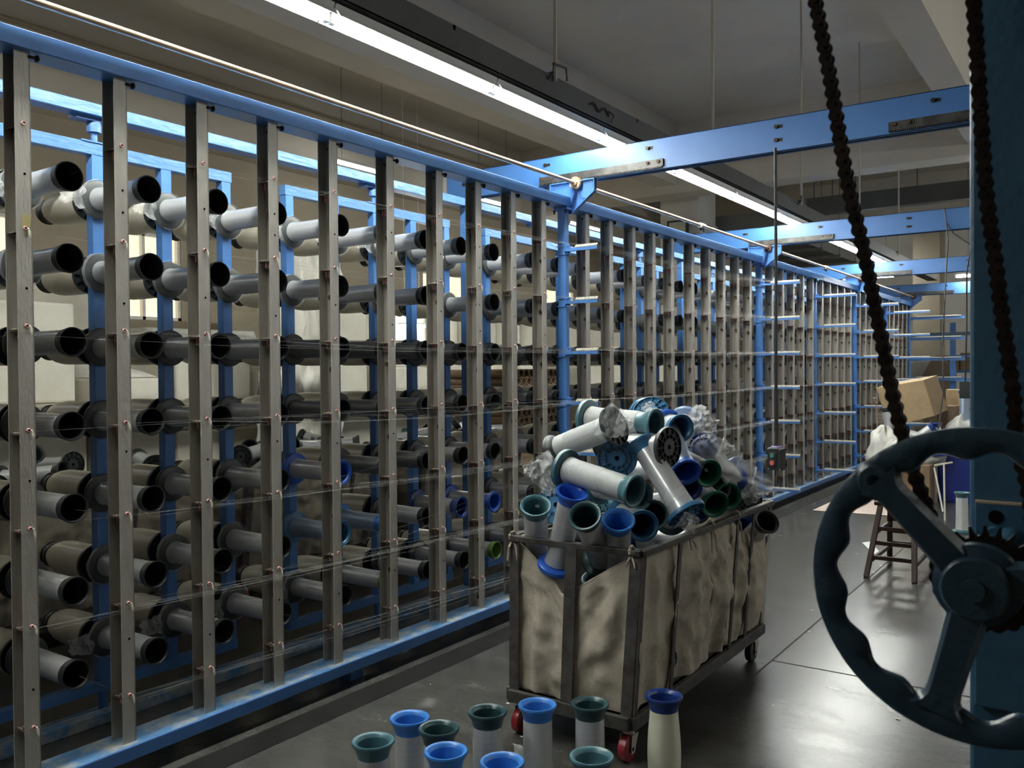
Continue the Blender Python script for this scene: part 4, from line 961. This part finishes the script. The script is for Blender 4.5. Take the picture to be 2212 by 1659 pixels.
# ------------------------------------------------------------------ hanging control boxes
def pendant(px, py, wid, y, ztop, label, big=True):
    p = at(px, py, y=y); s_ = wid
    t = thing('control_box', label, 'switch box', (p.x, y, p.z)); t.rotation_euler = (0, 0, R(-12) if big else 0)
    MB().box(-s_*0.5, s_*0.5, 0, s_*0.62, -s_*0.72, s_*0.72).build('housing', PBLK, t, smooth=False, bevel=0.004)
    MB().box(-s_*0.28, s_*0.16, -0.006, 0.001, -s_*0.42, s_*0.42).build('face_plate', PGRY, t, smooth=False, bevel=0.002)
    MB().cyl((-s_*0.07, -0.014, s_*0.24), (-s_*0.07, -0.004, s_*0.24), s_*0.155, 20).build('green_button', BTNG, t)
    MB().cyl((-s_*0.07, -0.014, -s_*0.24), (-s_*0.07, -0.004, -s_*0.24), s_*0.155, 20).build('red_button', BTNR, t)
    for a in (-0.42, 0.42):
        for b in (-0.64, 0.64): MB().cyl((s_*a, -0.003, s_*b), (s_*a, 0.001, s_*b), s_*0.045, 8).build('screw', STEEL, t)
    MB().lathe([(s_*0.28, s_*0.80), (s_*0.36, s_*0.74), (s_*0.36, s_*0.80), (s_*0.28, s_*0.86)], 24, (0, s_*0.3, 0), closed=True).build('ring', LILAC, t)
    MB().lathe([(0.0001, s_*0.70), (s_*0.15, s_*0.70), (s_*0.10, s_*1.0), (0.0001, s_*1.0)], 16, (0, s_*0.3, 0)).build('gland', PBLK, t)
    c = MB().tube([(0, s_*0.3, s_*0.9), (0.001, s_*0.31, s_*2.0), (-0.002, s_*0.3, s_*4), (0.002, s_*0.3, (ztop-p.z)*0.6), (0, s_*0.3, ztop-p.z)], 0.0085, 8)
    c.cyl((0, s_*0.3, s_*1.9), (0, s_*0.3, s_*4), 0.0105, 8); c.build('cable', RUBBER, t)
    return t
pendant(1672, 992, 0.085, 4.78, 2.668, 'black hanging control box with green and red buttons above the aisle')
pd = thing('control_box', 'small black control box hanging beside the machine column, far off', 'switch box', at(2085, 845, y=8.0))
MB().box(-0.04, 0.04, -0.03, 0.03, -0.06, 0.08).build('housing', PBLK, pd, smooth=False, bevel=0.004)
q0 = at(2085, 845, y=8.0)
MB().tube([V((0, 0, 0.08)), V((0.01, 0, 0.5)), V((0.0, 0.1, 1.0)), V((0, 0.603, 2.672-q0.z))], 0.007, 6).build('cable', RUBBER, pd)
lc = [at(2040, 450, y=8.57), at(2044, 480, y=8.55), at(2048, 520, y=8.55), at(2043, 600, y=8.5), at(2036, 750, y=8.4), at(2038, 850, y=8.3), at(2027, 925, y=8.0), at(2010, 985, y=7.9)]
tag(MB().tube(lc, 0.006, 6).build('hanging_cable', RUBBER), 'thin black cable hanging from the second cross beam to the stacked boxes', 'cable')
lc = [at(2044, 480, y=8.55), at(2060, 505, y=8.5), at(2094, 527, y=8.2), at(2130, 545, y=8.0)]
tag(MB().tube(lc, 0.006, 6).build('hanging_cable', RUBBER), 'short black cable sagging from the second cross beam to the right', 'cable')

# ------------------------------------------------------------------ stool, boxes and clutter at the right rear
st = thing('wooden_stool', 'dark brown wooden stool standing in the aisle behind the handwheel', 'stool', (-1.27, 6.72, 0))
sh_ = 0.50
MB().box(-0.15, 0.15, -0.18, 0.18, sh_-0.028, sh_).build('seat', WOOD, st, smooth=False, bevel=0.006)
lp = {}
for sx in (-1, 1):
    for sy in (-1, 1):
        a = V((0.105*sx, 0.135*sy, sh_-0.028)); b = V((0.17*sx, 0.42*sy*0.95+0.0, 0)); b = V((0.16*sx, 0.235*sy, 0))
        if sy < 0: b = V((0.155*sx, -0.40, 0)); a = V((0.11*sx, -0.16, sh_-0.028))
        else: b = V((0.15*sx, 0.34, 0)); a = V((0.11*sx, 0.16, sh_-0.028))
        lp[(sx, sy)] = (a, b); MB().bar(a, b, 0.034, 0.034, V((0, 1, 0))).build('leg', WOOD, st, smooth=False, bevel=0.003)
for h in (0.34, 0.14, 0.24):
    u = 1-h/sh_
    for sy in (-1, 1):
        p, q = [lp[(sx, sy)][0].lerp(lp[(sx, sy)][1], u) for sx in (-1, 1)]; MB().bar(p, q, 0.02, 0.026).build('rung', WOOD, st, smooth=False)
    if h != 0.24:
        for sx in (-1, 1):
            p, q = [lp[(sx, sy)][0].lerp(lp[(sx, sy)][1], u+0.06) for sy in (-1, 1)]; MB().bar(p, q, 0.02, 0.026).build('rung', WOOD, st, smooth=False)

def pbox(name, label, cat, x0, x1, y0, y1, z0, z1, m_, rot=None, group=None, flaps=False, bev=0.004, tape=True):
    c = V(((x0+x1)/2, (y0+y1)/2, (z0+z1)/2)); t = thing(name, label, cat, c, group)
    if rot: t.rotation_euler = rot
    hx, hy, hz_ = (x1-x0)/2, (y1-y0)/2, (z1-z0)/2
    MB().box(-hx, hx, -hy, hy, -hz_, hz_).build('body', m_, t, smooth=False, bevel=bev)
    if flaps:
        MB().box(-hx, hx, -0.0025-hy, -hy, hz_-0.01, hz_+0.09).build('flap', m_, t, smooth=False)
        MB().box(hx, hx+0.003, -hy, hy, hz_-0.01, hz_+0.07).build('flap', m_, t, smooth=False)
    elif tape:
        MB().box(-hx-0.001, hx+0.001, -0.025, 0.025, hz_-0.03, hz_+0.001).build('tape', mat('packing_tape', (0.5, 0.38, 0.22), 0.25), t, smooth=False)
    return t
# blue crate bin with folding stand
b0 = at(2035, 1088, z=0.0)
cr = thing('plastic_crate', 'deep blue plastic crate under the stacked cardboard boxes', 'crate', (b0.x+0.30, 10.55, 0.0))
MB().box(-0.37, 0.75, -0.2, 0.5, 0.0, 0.62).build('body', mat('deep_blue_plastic', (0.006, 0.02, 0.20), 0.4), cr, smooth=False, bevel=0.01)
MB().box(-0.385, 0.765, -0.215, 0.515, 0.60, 0.64).build('rim', MATS['deep_blue_plastic'], cr, smooth=False, bevel=0.008)
fs2 = thing('folding_stand', 'thin cream metal stand leaning before the blue crate', 'stand', at(2040, 1125, z=0.0))
q = fs2.location.copy()
for a, b in (((2041, 1128), (2039, 1000)), ((2037, 1105), (2018, 1010))):
    A = at(*a, y=q.y); B = at(*b, y=q.y+0.1); MB().tube([A-q if A.z > 0 else V((A.x-q.x, 0, 0)), B-q], 0.009, 6).build('leg', CERAM, fs2)
A = at(2018, 1005, y=q.y+0.1)-q; B = at(2045, 998, y=q.y+0.1)-q
MB().bar(A, B+V((0.05, 0, 0)), 0.02, 0.015).build('bar', CERAM, fs2, smooth=False)
# tilted cardboard box on top of the pile
A = at(1895, 838, y=10.3); B = at(1994, 822, y=10.3); Cc = at(2018, 898, y=10.3); D = at(1920, 922, y=10.3)
t = thing('cardboard_box', 'tilted open cardboard box with punched flap on top of the white cloth pile', 'box', (A+B+Cc+D)/4)
o_ = t.location.copy(); quad = [p-o_ for p in (A, B, Cc, D)]; dp = V((0.07, 0.42, 0.05))
g = MB().add(quad+[p+dp for p in quad], [(0,1,2,3),(7,6,5,4),(0,4,5,1),(1,5,6,2),(2,6,7,3)]); g.build('body', CARD, t, smooth=False, solid=0.005)
fa = [at(1893, 838, y=10.27), at(1914, 834, y=10.27), at(1929, 905, y=10.27), at(1918, 915, y=10.27)]
MB().add([p-o_+V((0,0,0)) for p in fa]+[p-o_+V((-0.01, 0.02, 0)) for p in fa], [(0,1,2,3),(7,6,5,4),(0,4,5,1),(1,5,6,2),(2,6,7,3),(3,7,4,0)]).build('flap', CARD, t, smooth=False)
for i in range(4):
    p = at(1898+8*i, 849+21*i, y=10.26)-o_; MB().cyl(p-V((0, 0.004, 0)), p+V((0, 0.004, 0)), 0.008, 8).build('rivet', STEEL, t)
def ruff(u, v):
    p = at(1886+16*u+ (3 if int(u*24) % 2 else -3), 858+62*u, y=10.35)
    return p-o_+V((0.02*v*(1 if int(u*24) % 2 else -1), 0.05*v, 0))
MB().grid(ruff, 24, 3).build('torn_edge', CARD, t, smooth=False, solid=0.004)
p0 = at(2025, 975, y=10.7); p1 = at(2060, 878, y=10.7)
pbox('cardboard_box', 'tall brown cardboard box right of the tilted box', 'box', p0.x, p1.x, 10.7, 11.1, 0.645, p1.z, CARDD, flaps=False, tape=False)
p0 = at(2040, 877, y=11.15); p1 = at(2097, 842, y=11.15)
sf = pbox('cardboard_box', 'flat light cardboard box lying behind the red handled tool', 'box', p0.x, p1.x+0.1, 11.15, 11.5, p0.z, p1.z, CARD, rot=(0, 0, 0.1))
tb = thing('work_table', 'grey work table at the aisle end carrying boxes and a pale bobbin', 'table', (-1.45, 11.4, 0))
MB().box(-0.25, 0.9, -0.25, 0.5, p0.z-0.06, p0.z-0.02).build('tabletop', DUCT, tb, smooth=False)
for a in (-0.22, 0.86):
    for b in (-0.22, 0.46): MB().box(a-0.02, a+0.02, b-0.02, b+0.02, 0, p0.z-0.06).build('leg', DUCT, tb, smooth=False)
tl = at(2035, 878, y=10.75)
tg = thing('hand_tool', 'red handled cutter lying on the brown box behind the tilted box', 'tool', tl)
MB().tube([V((-0.09, 0.05, 0.03)), V((-0.03, 0.02, 0.03)), V((0.05, 0.02, 0.01))], 0.012, 8).build('red_handle', ORANGE, tg)
MB().tube([V((-0.09, 0.06, 0.03)), V((-0.15, 0.08, 0.05))], 0.006, 6).build('blade', STEEL, tg)
bb = at(2083, 915, y=10.5); trumpet('pale bobbin with blue rim standing on the grey bundle by the column', (bb.x, 10.5, bb.z), (bb.x, 10.5, bb.z+0.35), PSKY, FILMB, r=0.0485)
heapB = lambda lb, f, m_, y, pl, fl=FILM: trumpet(lb, at(*f, y=y), at(*f, y=y)+(at(*m_, y=y)-at(*f, y=y)).normalized()*0.35, pl, fl, group='bobbins in the pile beside the column')
heapB('clear bobbin with navy flange slanting out under the tilted box', (1958, 962), (2022, 918), 10.15, PNAVY, FILM)
heapB('grey bobbin lying below the tilted box on the white cloth', (1935, 930), (2008, 950), 10.1, PGRY, FILM)
heapB('grey bobbin standing in the white cloth at the left of the pile', (1925, 950), (1918, 905), 10.12, PGRY, FILM)
heapB('dark bobbin under the tilted box near its lower right corner', (2030, 985), (2022, 925), 10.2, PNAVY, FILM)
def sheetpile(px, py, rx, rz, y, seed, ry=0.25):
    c = at(px, py, y=y)
    def f(u, v):
        a = 6.2832*u; b = math.pi*v
        r_ = 1+0.28*noise.noise(V((math.cos(a)*1.8+seed, math.sin(a)*1.8, b*1.3)))+0.10*noise.noise(V((math.cos(a)*6+seed, math.sin(a)*6, b*3)))
        return c+V((rx*r_*math.sin(b)*math.cos(a), ry*r_*math.sin(b)*math.sin(a), rz*r_*math.cos(b)))
    return MB().grid(f, 48, 28)
cA = at(1895, 1000, y=10.1); pbox('cardboard_box', 'low cardboard box under the white cloth pile, hidden by the handwheel rim', 'box', cA.x, cA.x+0.55, 9.95, 10.25, 0.0, 0.42, CARDD, tape=False)
tag(sheetpile(1912, 975, 0.17, 0.26, 10.1, 1.0).build('white_cloth', CLOTH, ang=180), 'crumpled white cloth heaped left of the chain, under the cardboard box', 'cloth')
tag(sheetpile(1945, 985, 0.16, 0.2, 10.02, 4.0).build('white_cloth', CLOTH, ang=180), 'white gathered cloth hanging over the cart edge behind the chain', 'cloth')
tag(sheetpile(1975, 985, 0.31, 0.14, 10.3, 9.0).build('plastic_film', SHEET, ang=180), 'pile of crumpled clear film between the cloth and the blue crate', 'film')
tag(sheetpile(2085, 940, 0.2, 0.2, 10.5, 12.0).build('plastic_film', SHEET, ang=180), 'grey film bundle beside the machine column', 'film')
# frame with thread arms at the end of the creel
ge = thing('thread_gate', 'blue stand with long arms at the far end of the creel', 'stand', (-2.4, 16.35, 0))
def gp(mb, name, m_=BLUE):
    mb.v = [(a+2.4, b-16.35, c) for a, b, c in mb.v]; return mb.build(name, m_, ge, smooth=False)
for (xa, ya, xb) in ((1966, 688, 2084), (1966, 732, 2084), (1966, 776, 2084), (1966, 818, 2084)):
    a = at(xa, ya, y=16.3); b = at(xb, ya-2, y=16.3); gp(MB().box(a.x, b.x, 16.3, 16.34, a.z-0.03, a.z+0.02), 'arm'); gp(MB().box(a.x+0.1, b.x-0.05, 16.28, 16.3, a.z+0.02, a.z+0.035), 'eyelet_strip', CERAM)
a = at(2052, 697, y=17.0); b = at(2064, 697, y=17.0)
gp(MB().box(a.x, b.x, 17.0, 17.06, 0, a.z), 'upright'); gp(MB().box(a.x-1.0, b.x+1.2, 16.94, 17.0, 2.0, 2.06), 'crossbar', TEALB); gp(MB().box(a.x, b.x+1.0, 16.95, 17.0, 1.62, 1.66), 'crossbar')
gp(MB().box(a.x, b.x+1.0, 16.95, 17.0, 1.2, 1.25), 'crossbar'); gp(MB().box(-3.1, a.x, 16.95, 17.0, 0, 0.06), 'base')
# far boxes and board
for i, (xa, ya, xb, yb, y) in enumerate(((2020, 768, 2048, 800, 19), (2050, 772, 2072, 800, 19), (2074, 762, 2096, 800, 19))):
    a = at(xa, yb, y=y); b = at(xb, ya, y=y)
    pbox('cardboard_box', 'brown cardboard box on the far shelf, %s from the left' % nth[i], 'box', a.x, b.x, y, y+0.4, a.z, b.z, CARDD, group='boxes on the far shelf', tape=False)
sh = MB(); a = at(2010, 800, y=19); sh.box(a.x, a.x+2.2, 19, 19.5, a.z-0.05, a.z)
for dx in (0.02, 2.15): sh.box(a.x+dx, a.x+dx+0.05, 19, 19.05, 0, a.z)
tag(sh.build('shelf_rack', BLUE, smooth=False), 'blue shelf rack far behind the thread arms', 'shelf')
bp_ = [at(1992, 812, y=18), at(2012, 775, y=18), at(2030, 776, y=18), at(2062, 790, y=18), V((at(2062, 850, y=18).x, 18, 0)), V((at(1995, 850, y=18).x, 18, 0))]
tag(MB().prism([(p.x, p.z) for p in bp_], (0, 18, 0), (1,0,0), (0,0,1), (0,1,0), 0.25).build('covered_machine', mat('brown_cover', (0.20, 0.155, 0.105), 0.8), smooth=False), 'brown covered machine far beyond the thread arms', 'machine')
a = at(1968, 822, y=18.4); b = at(2010, 782, y=18.4)
tag(MB().box(a.x, b.x, 18.4, 18.45, a.z, b.z).box(a.x+0.02, a.x+0.06, 18.41, 18.44, 0, a.z).box(b.x-0.06, b.x-0.02, 18.41, 18.44, 0, a.z).build('notice_board', PAPER, smooth=False), 'white board on legs standing beyond the creel end', 'board')

# floodlight on the column
fp = at(1463, 495, y=14.4)
fl = thing('floodlight', 'unlit black floodlight with white face fixed to the plaster column', 'lamp', fp)
MB().box(-0.20, 0.20, 0.0, 0.06, -0.16, 0.16).build('housing', PBLK, fl, smooth=False, bevel=0.01)
MB().box(-0.155, 0.155, -0.006, 0.001, -0.115, 0.125).build('glass', mat('lamp_glass', (0.5, 0.5, 0.42), 0.2), fl, smooth=False)
MB().bar((-0.2, 0.05, -0.1), (0.33, 0.05, -0.12), 0.03, 0.03).bar((0.2, 0.05, -0.1), (0.2, 0.14, -0.25), 0.03, 0.03).build('bracket', PBLK, fl, smooth=False)

# ------------------------------------------------------------------ stores behind the creel
cart(-5.45, -4.55, 1.9, 3.3, 0.80, 'dirty canvas cart behind the racks at the left, full of bobbins', TARP, False, 2.0)
cart(-5.45, -4.55, 3.6, 5.0, 0.80, 'second canvas cart behind the racks, full of bobbins', TARP, False, 5.0)
cart(-5.45, -4.55, 5.3, 6.7, 0.80, 'third canvas cart behind the racks, beyond the crumpled drape', TARP, False, 8.0)
rnd = random.Random(11)
for c_, y0 in enumerate((1.95, 3.65, 5.35)):
    for i in range(12):
        x = -5.3+0.6*rnd.random(); y = y0+0.15+1.1*(i/12); a = rnd.uniform(0, 6.28); b = rnd.uniform(-0.1, 0.6)
        d = V((math.cos(a)*math.cos(b), math.sin(a)*math.cos(b), math.sin(b))); c = V((x, y, 0.80+0.10*(i % 2)))
        trumpet('bobbin poking out of the %s canvas cart behind the racks' % ('first', 'second', 'third')[c_], c-d*0.17, c+d*0.18, (PDTEAL, PGRY, PTEAL, PBLK)[i % 4], FILM, group='bobbins in the %s rear cart' % ('first', 'second', 'third')[c_])
# cream foam blocks
def block(x0, x1, y0, y1, z0, z1, lb, m_=FOAM, seed=0):
    def side():
        g = MB(); n = 7
        g.box(x0, x1, y0, y1, z0, z1); return g
    g = side(); o = g.build('foam_block', m_, smooth=False, bevel=0.02)
    return tag(o, lb, 'block', 'cream foam blocks behind the racks')
yb = 2.6
for i, (w_, h1, h2) in enumerate(((0.75, 1.25, 1.95), (0.62, 1.42, 1.42), (0.8, 1.0, 1.72), (0.7, 1.48, 1.48), (0.6, 1.1, 2.05), (0.75, 1.5, 1.5))):
    block(-6.9, -6.0, yb, yb+w_, 0, h1, 'cream foam block on the floor behind the canvas carts, %s from the left' % nth[i])
    if h2 > h1+0.05: block(-6.85, -6.05, yb+0.03, yb+w_-0.05, h1+0.002, h2, 'cream foam block stacked on top, above the %s floor block' % nth[i])
    elif i % 2:
        g = MB().grid(lambda u, v: V((-6.85+0.75*v, yb+0.05+(w_-0.1)*u, h1+0.005+0.10*max(0, math.sin(math.pi*u))**0.5*max(0, math.sin(math.pi*v))**0.5*(1+0.5*noise.noise(V((u*4, v*4, i)))))), 16, 16)
        tag(g.build('folded_cloth', CLOTH, ang=180), 'folded cream cloth on the %s foam block' % nth[i], 'cloth', 'folded cloths on the foam blocks')
    yb += w_+0.05
# wrapped pallets further in
for i, (x0, x1, y0, y1, z1, m_, lb) in enumerate(((-8.8, -7.7, 3.4, 4.6, 2.3, FOAM, 'tall cream wrapped pallet near the windows at the left'), (-8.8, -7.7, 4.9, 6.2, 1.9, CLOTH, 'white wrapped pallet near the windows'), (-8.8, -7.8, 6.7, 7.9, 2.2, FOAM, 'cream wrapped pallet between two windows'),
        (-8.8, -7.75, 9.4, 11.0, 1.95, CARD, 'pale brown pallet of boxes behind the middle racks'), (-8.8, -7.4, 12.2, 14.2, 2.3, FOAM, 'long cream pallet before the column'))):
    g = MB().grid(lambda u, v: V((0, 0, 0)), 1, 1); g = MB()
    def wrap(u, v, x0=x0, x1=x1, y0=y0, y1=y1, z1=z1, i=i):
        per = [(x0, y0), (x1, y0), (x1, y1), (x0, y1), (x0, y0)]; k = u*4; a = min(3, int(k)); f_ = k-a
        x = per[a][0]+(per[a+1][0]-per[a][0])*f_; y = per[a][1]+(per[a+1][1]-per[a][1])*f_
        nn = 0.03*noise.noise(V((x*3, y*3, v*5+i)))
        if v > 0.97: x = (x0+x1)/2+(x-(x0+x1)/2)*(1-v)/0.03; y = (y0+y1)/2+(y-(y0+y1)/2)*(1-v)/0.03; return V((x, y, z1+0.02*(v-0.97)/0.03))
        return V((x+nn, y+nn, z1*v/0.97))
    g.grid(wrap, 64, 34); tag(g.build('wrapped_pallet', m_, ang=180), lb, 'pallet', 'wrapped pallets near the windows')
# crumpled sheet hanging behind the second rack
def dr(u, v):
    y = 4.62+0.95*u; z = 0.03+2.57*(1-v)
    n = 0.09*noise.noise(V((u*5, v*4, 0)))+0.05*noise.noise(V((u*13, v*8, 3)))+0.03*noise.noise(V((u*25, v*20, 7)))+0.05*math.sin(u*16+math.sin(v*5))
    return V((-5.75+n, y+0.05*math.sin(v*6)*u, z))
tag(MB().grid(dr, 90, 90).build('plastic_drape', mat('milky_plastic', (0.66, 0.64, 0.57), 0.35, c2=(0.6, 0.57, 0.5), scale=4, bump=0.4, bscale=16), ang=180, solid=0.002), 'crumpled milky plastic sheet hanging behind the second rack', 'drape')
tag(MB().box(-5.98, -5.92, 4.45, 5.75, 2.61, 2.65).box(-5.98, -5.94, 4.45, 4.49, 0, 2.61).box(-5.98, -5.94, 5.71, 5.75, 0, 2.61).build('drape_stand', DUCT, smooth=False), 'grey stand holding the crumpled plastic sheet', 'stand')
# standing cream fabric rolls
for i in range(15):
    y = 6.9+0.30*i; z1 = 2.25+0.12*math.sin(i*2.1)
    tag(MB().cyl((-7.3, y, 1.42), (-7.3+0.03*math.sin(i), y, z1), 0.13, 18).cyl((-7.3, y, z1), (-7.3, y, z1+0.02), 0.04, 10).build('fabric_roll', FOAM if i % 3 else CLOTH), 'cream fabric roll standing on the long table, %s from the left' % (nth+['fifteenth'])[i], 'roll', 'cream fabric rolls on the long table')
lt = thing('long_table', 'long cream topped table carrying fabric rolls behind the racks', 'table', (-7.3, 9, 0))
MB().box(-0.3, 0.35, -2.4, 2.4, 1.36, 1.42).build('tabletop', FOAM, lt, smooth=False)
for a in (-0.25, 0.3):
    for b in (-2.3, 0, 2.3): MB().box(a-0.03, a+0.03, b-0.03, b+0.03, 0, 1.36).build('leg', DUCT, lt, smooth=False)
# pallet of cardboard tubes seen end on
tq = at(1160, 805, x=-5.2)
k = 0
for r_ in range(7):
    for c_ in range(9):
        y = tq.y-0.40+0.098*c_+(0.049 if r_ % 2 else 0); z = 0.86+0.085*r_+0.049
        g = MB().lathe([(0.036, 0), (0.0475, 0), (0.0475, 0.9), (0.036, 0.9)], 12, (-5.2, y, z), (-1, 0, 0), closed=True)
        tag(g.build('cardboard_tube', CARDD), 'brown cardboard tube in the stack seen end on behind the racks', 'tube', 'stacked cardboard tubes'); k += 1
tag(MB().box(-6.1, -5.2, tq.y-0.5, tq.y+0.6, 0, 0.86).build('crate', CARD, smooth=False, bevel=0.01), 'pale crate under the stack of cardboard tubes', 'crate')
for i in range(7):
    y = tq.y-0.15+0.1*(i % 4); z = 1.70+0.09*(i//4)
    tag(MB().lathe([(0.036, 0), (0.0475, 0), (0.0475, 0.9), (0.036, 0.9)], 12, (-5.25, y+0.35, z-0.2), (-1, 0.15, 0.22), closed=True).build('cardboard_tube', CARDD), 'loose brown tube tilted above the tube stack', 'tube', 'loose cardboard tubes') if False else None
tag(MB().box(-6.9, -6.2, 7.35, 8.6, 0, 1.05).build('cardboard_box', CARDD, smooth=False, bevel=0.01), 'brown weathered box before the long table, left of the tube stack', 'box')
pbox('cardboard_box', 'pale yellow board carton on the brown weathered box', 'box', -6.85, -6.25, 7.4, 8.0, 1.052, 1.6, FOAM, tape=False)
for i, (y, h) in enumerate(((8.9, 1.7), (10.6, 1.5), (11.3, 1.8), (12.1, 1.45), (12.8, 1.75), (13.5, 1.5))):
    block(-6.85, -6.15, y+(0.15 if y < 9 else 0), y+0.6, 0, h, 'cream foam block far behind the racks, %s beyond the tubes' % nth[i])
a = at(862, 706, x=-8.0); b = at(915, 700, x=-8.0)
for i, (p_, q_) in enumerate(((862, 884), (894, 916))):
    a = at(p_, 704, x=-7.0); b = at(q_, 703, x=-7.0)
    t = thing('tube_lamp', 'small lit tube lamp glimpsed between the racks, %s' % ('left one', 'right one')[i], 'lamp', a)
    MB().cyl((0, 0, 0), (0, b.y-a.y, 0), 0.02, 8).build('tube', LIT, t); MB().box(-0.03, 0.03, 0, b.y-a.y, 0.02, 0.04).cyl((0, 0.1, 0.03), (0, 0.1, ZS-a.z-0.002), 0.004, 4).build('housing', LAMPW, t, smooth=False)
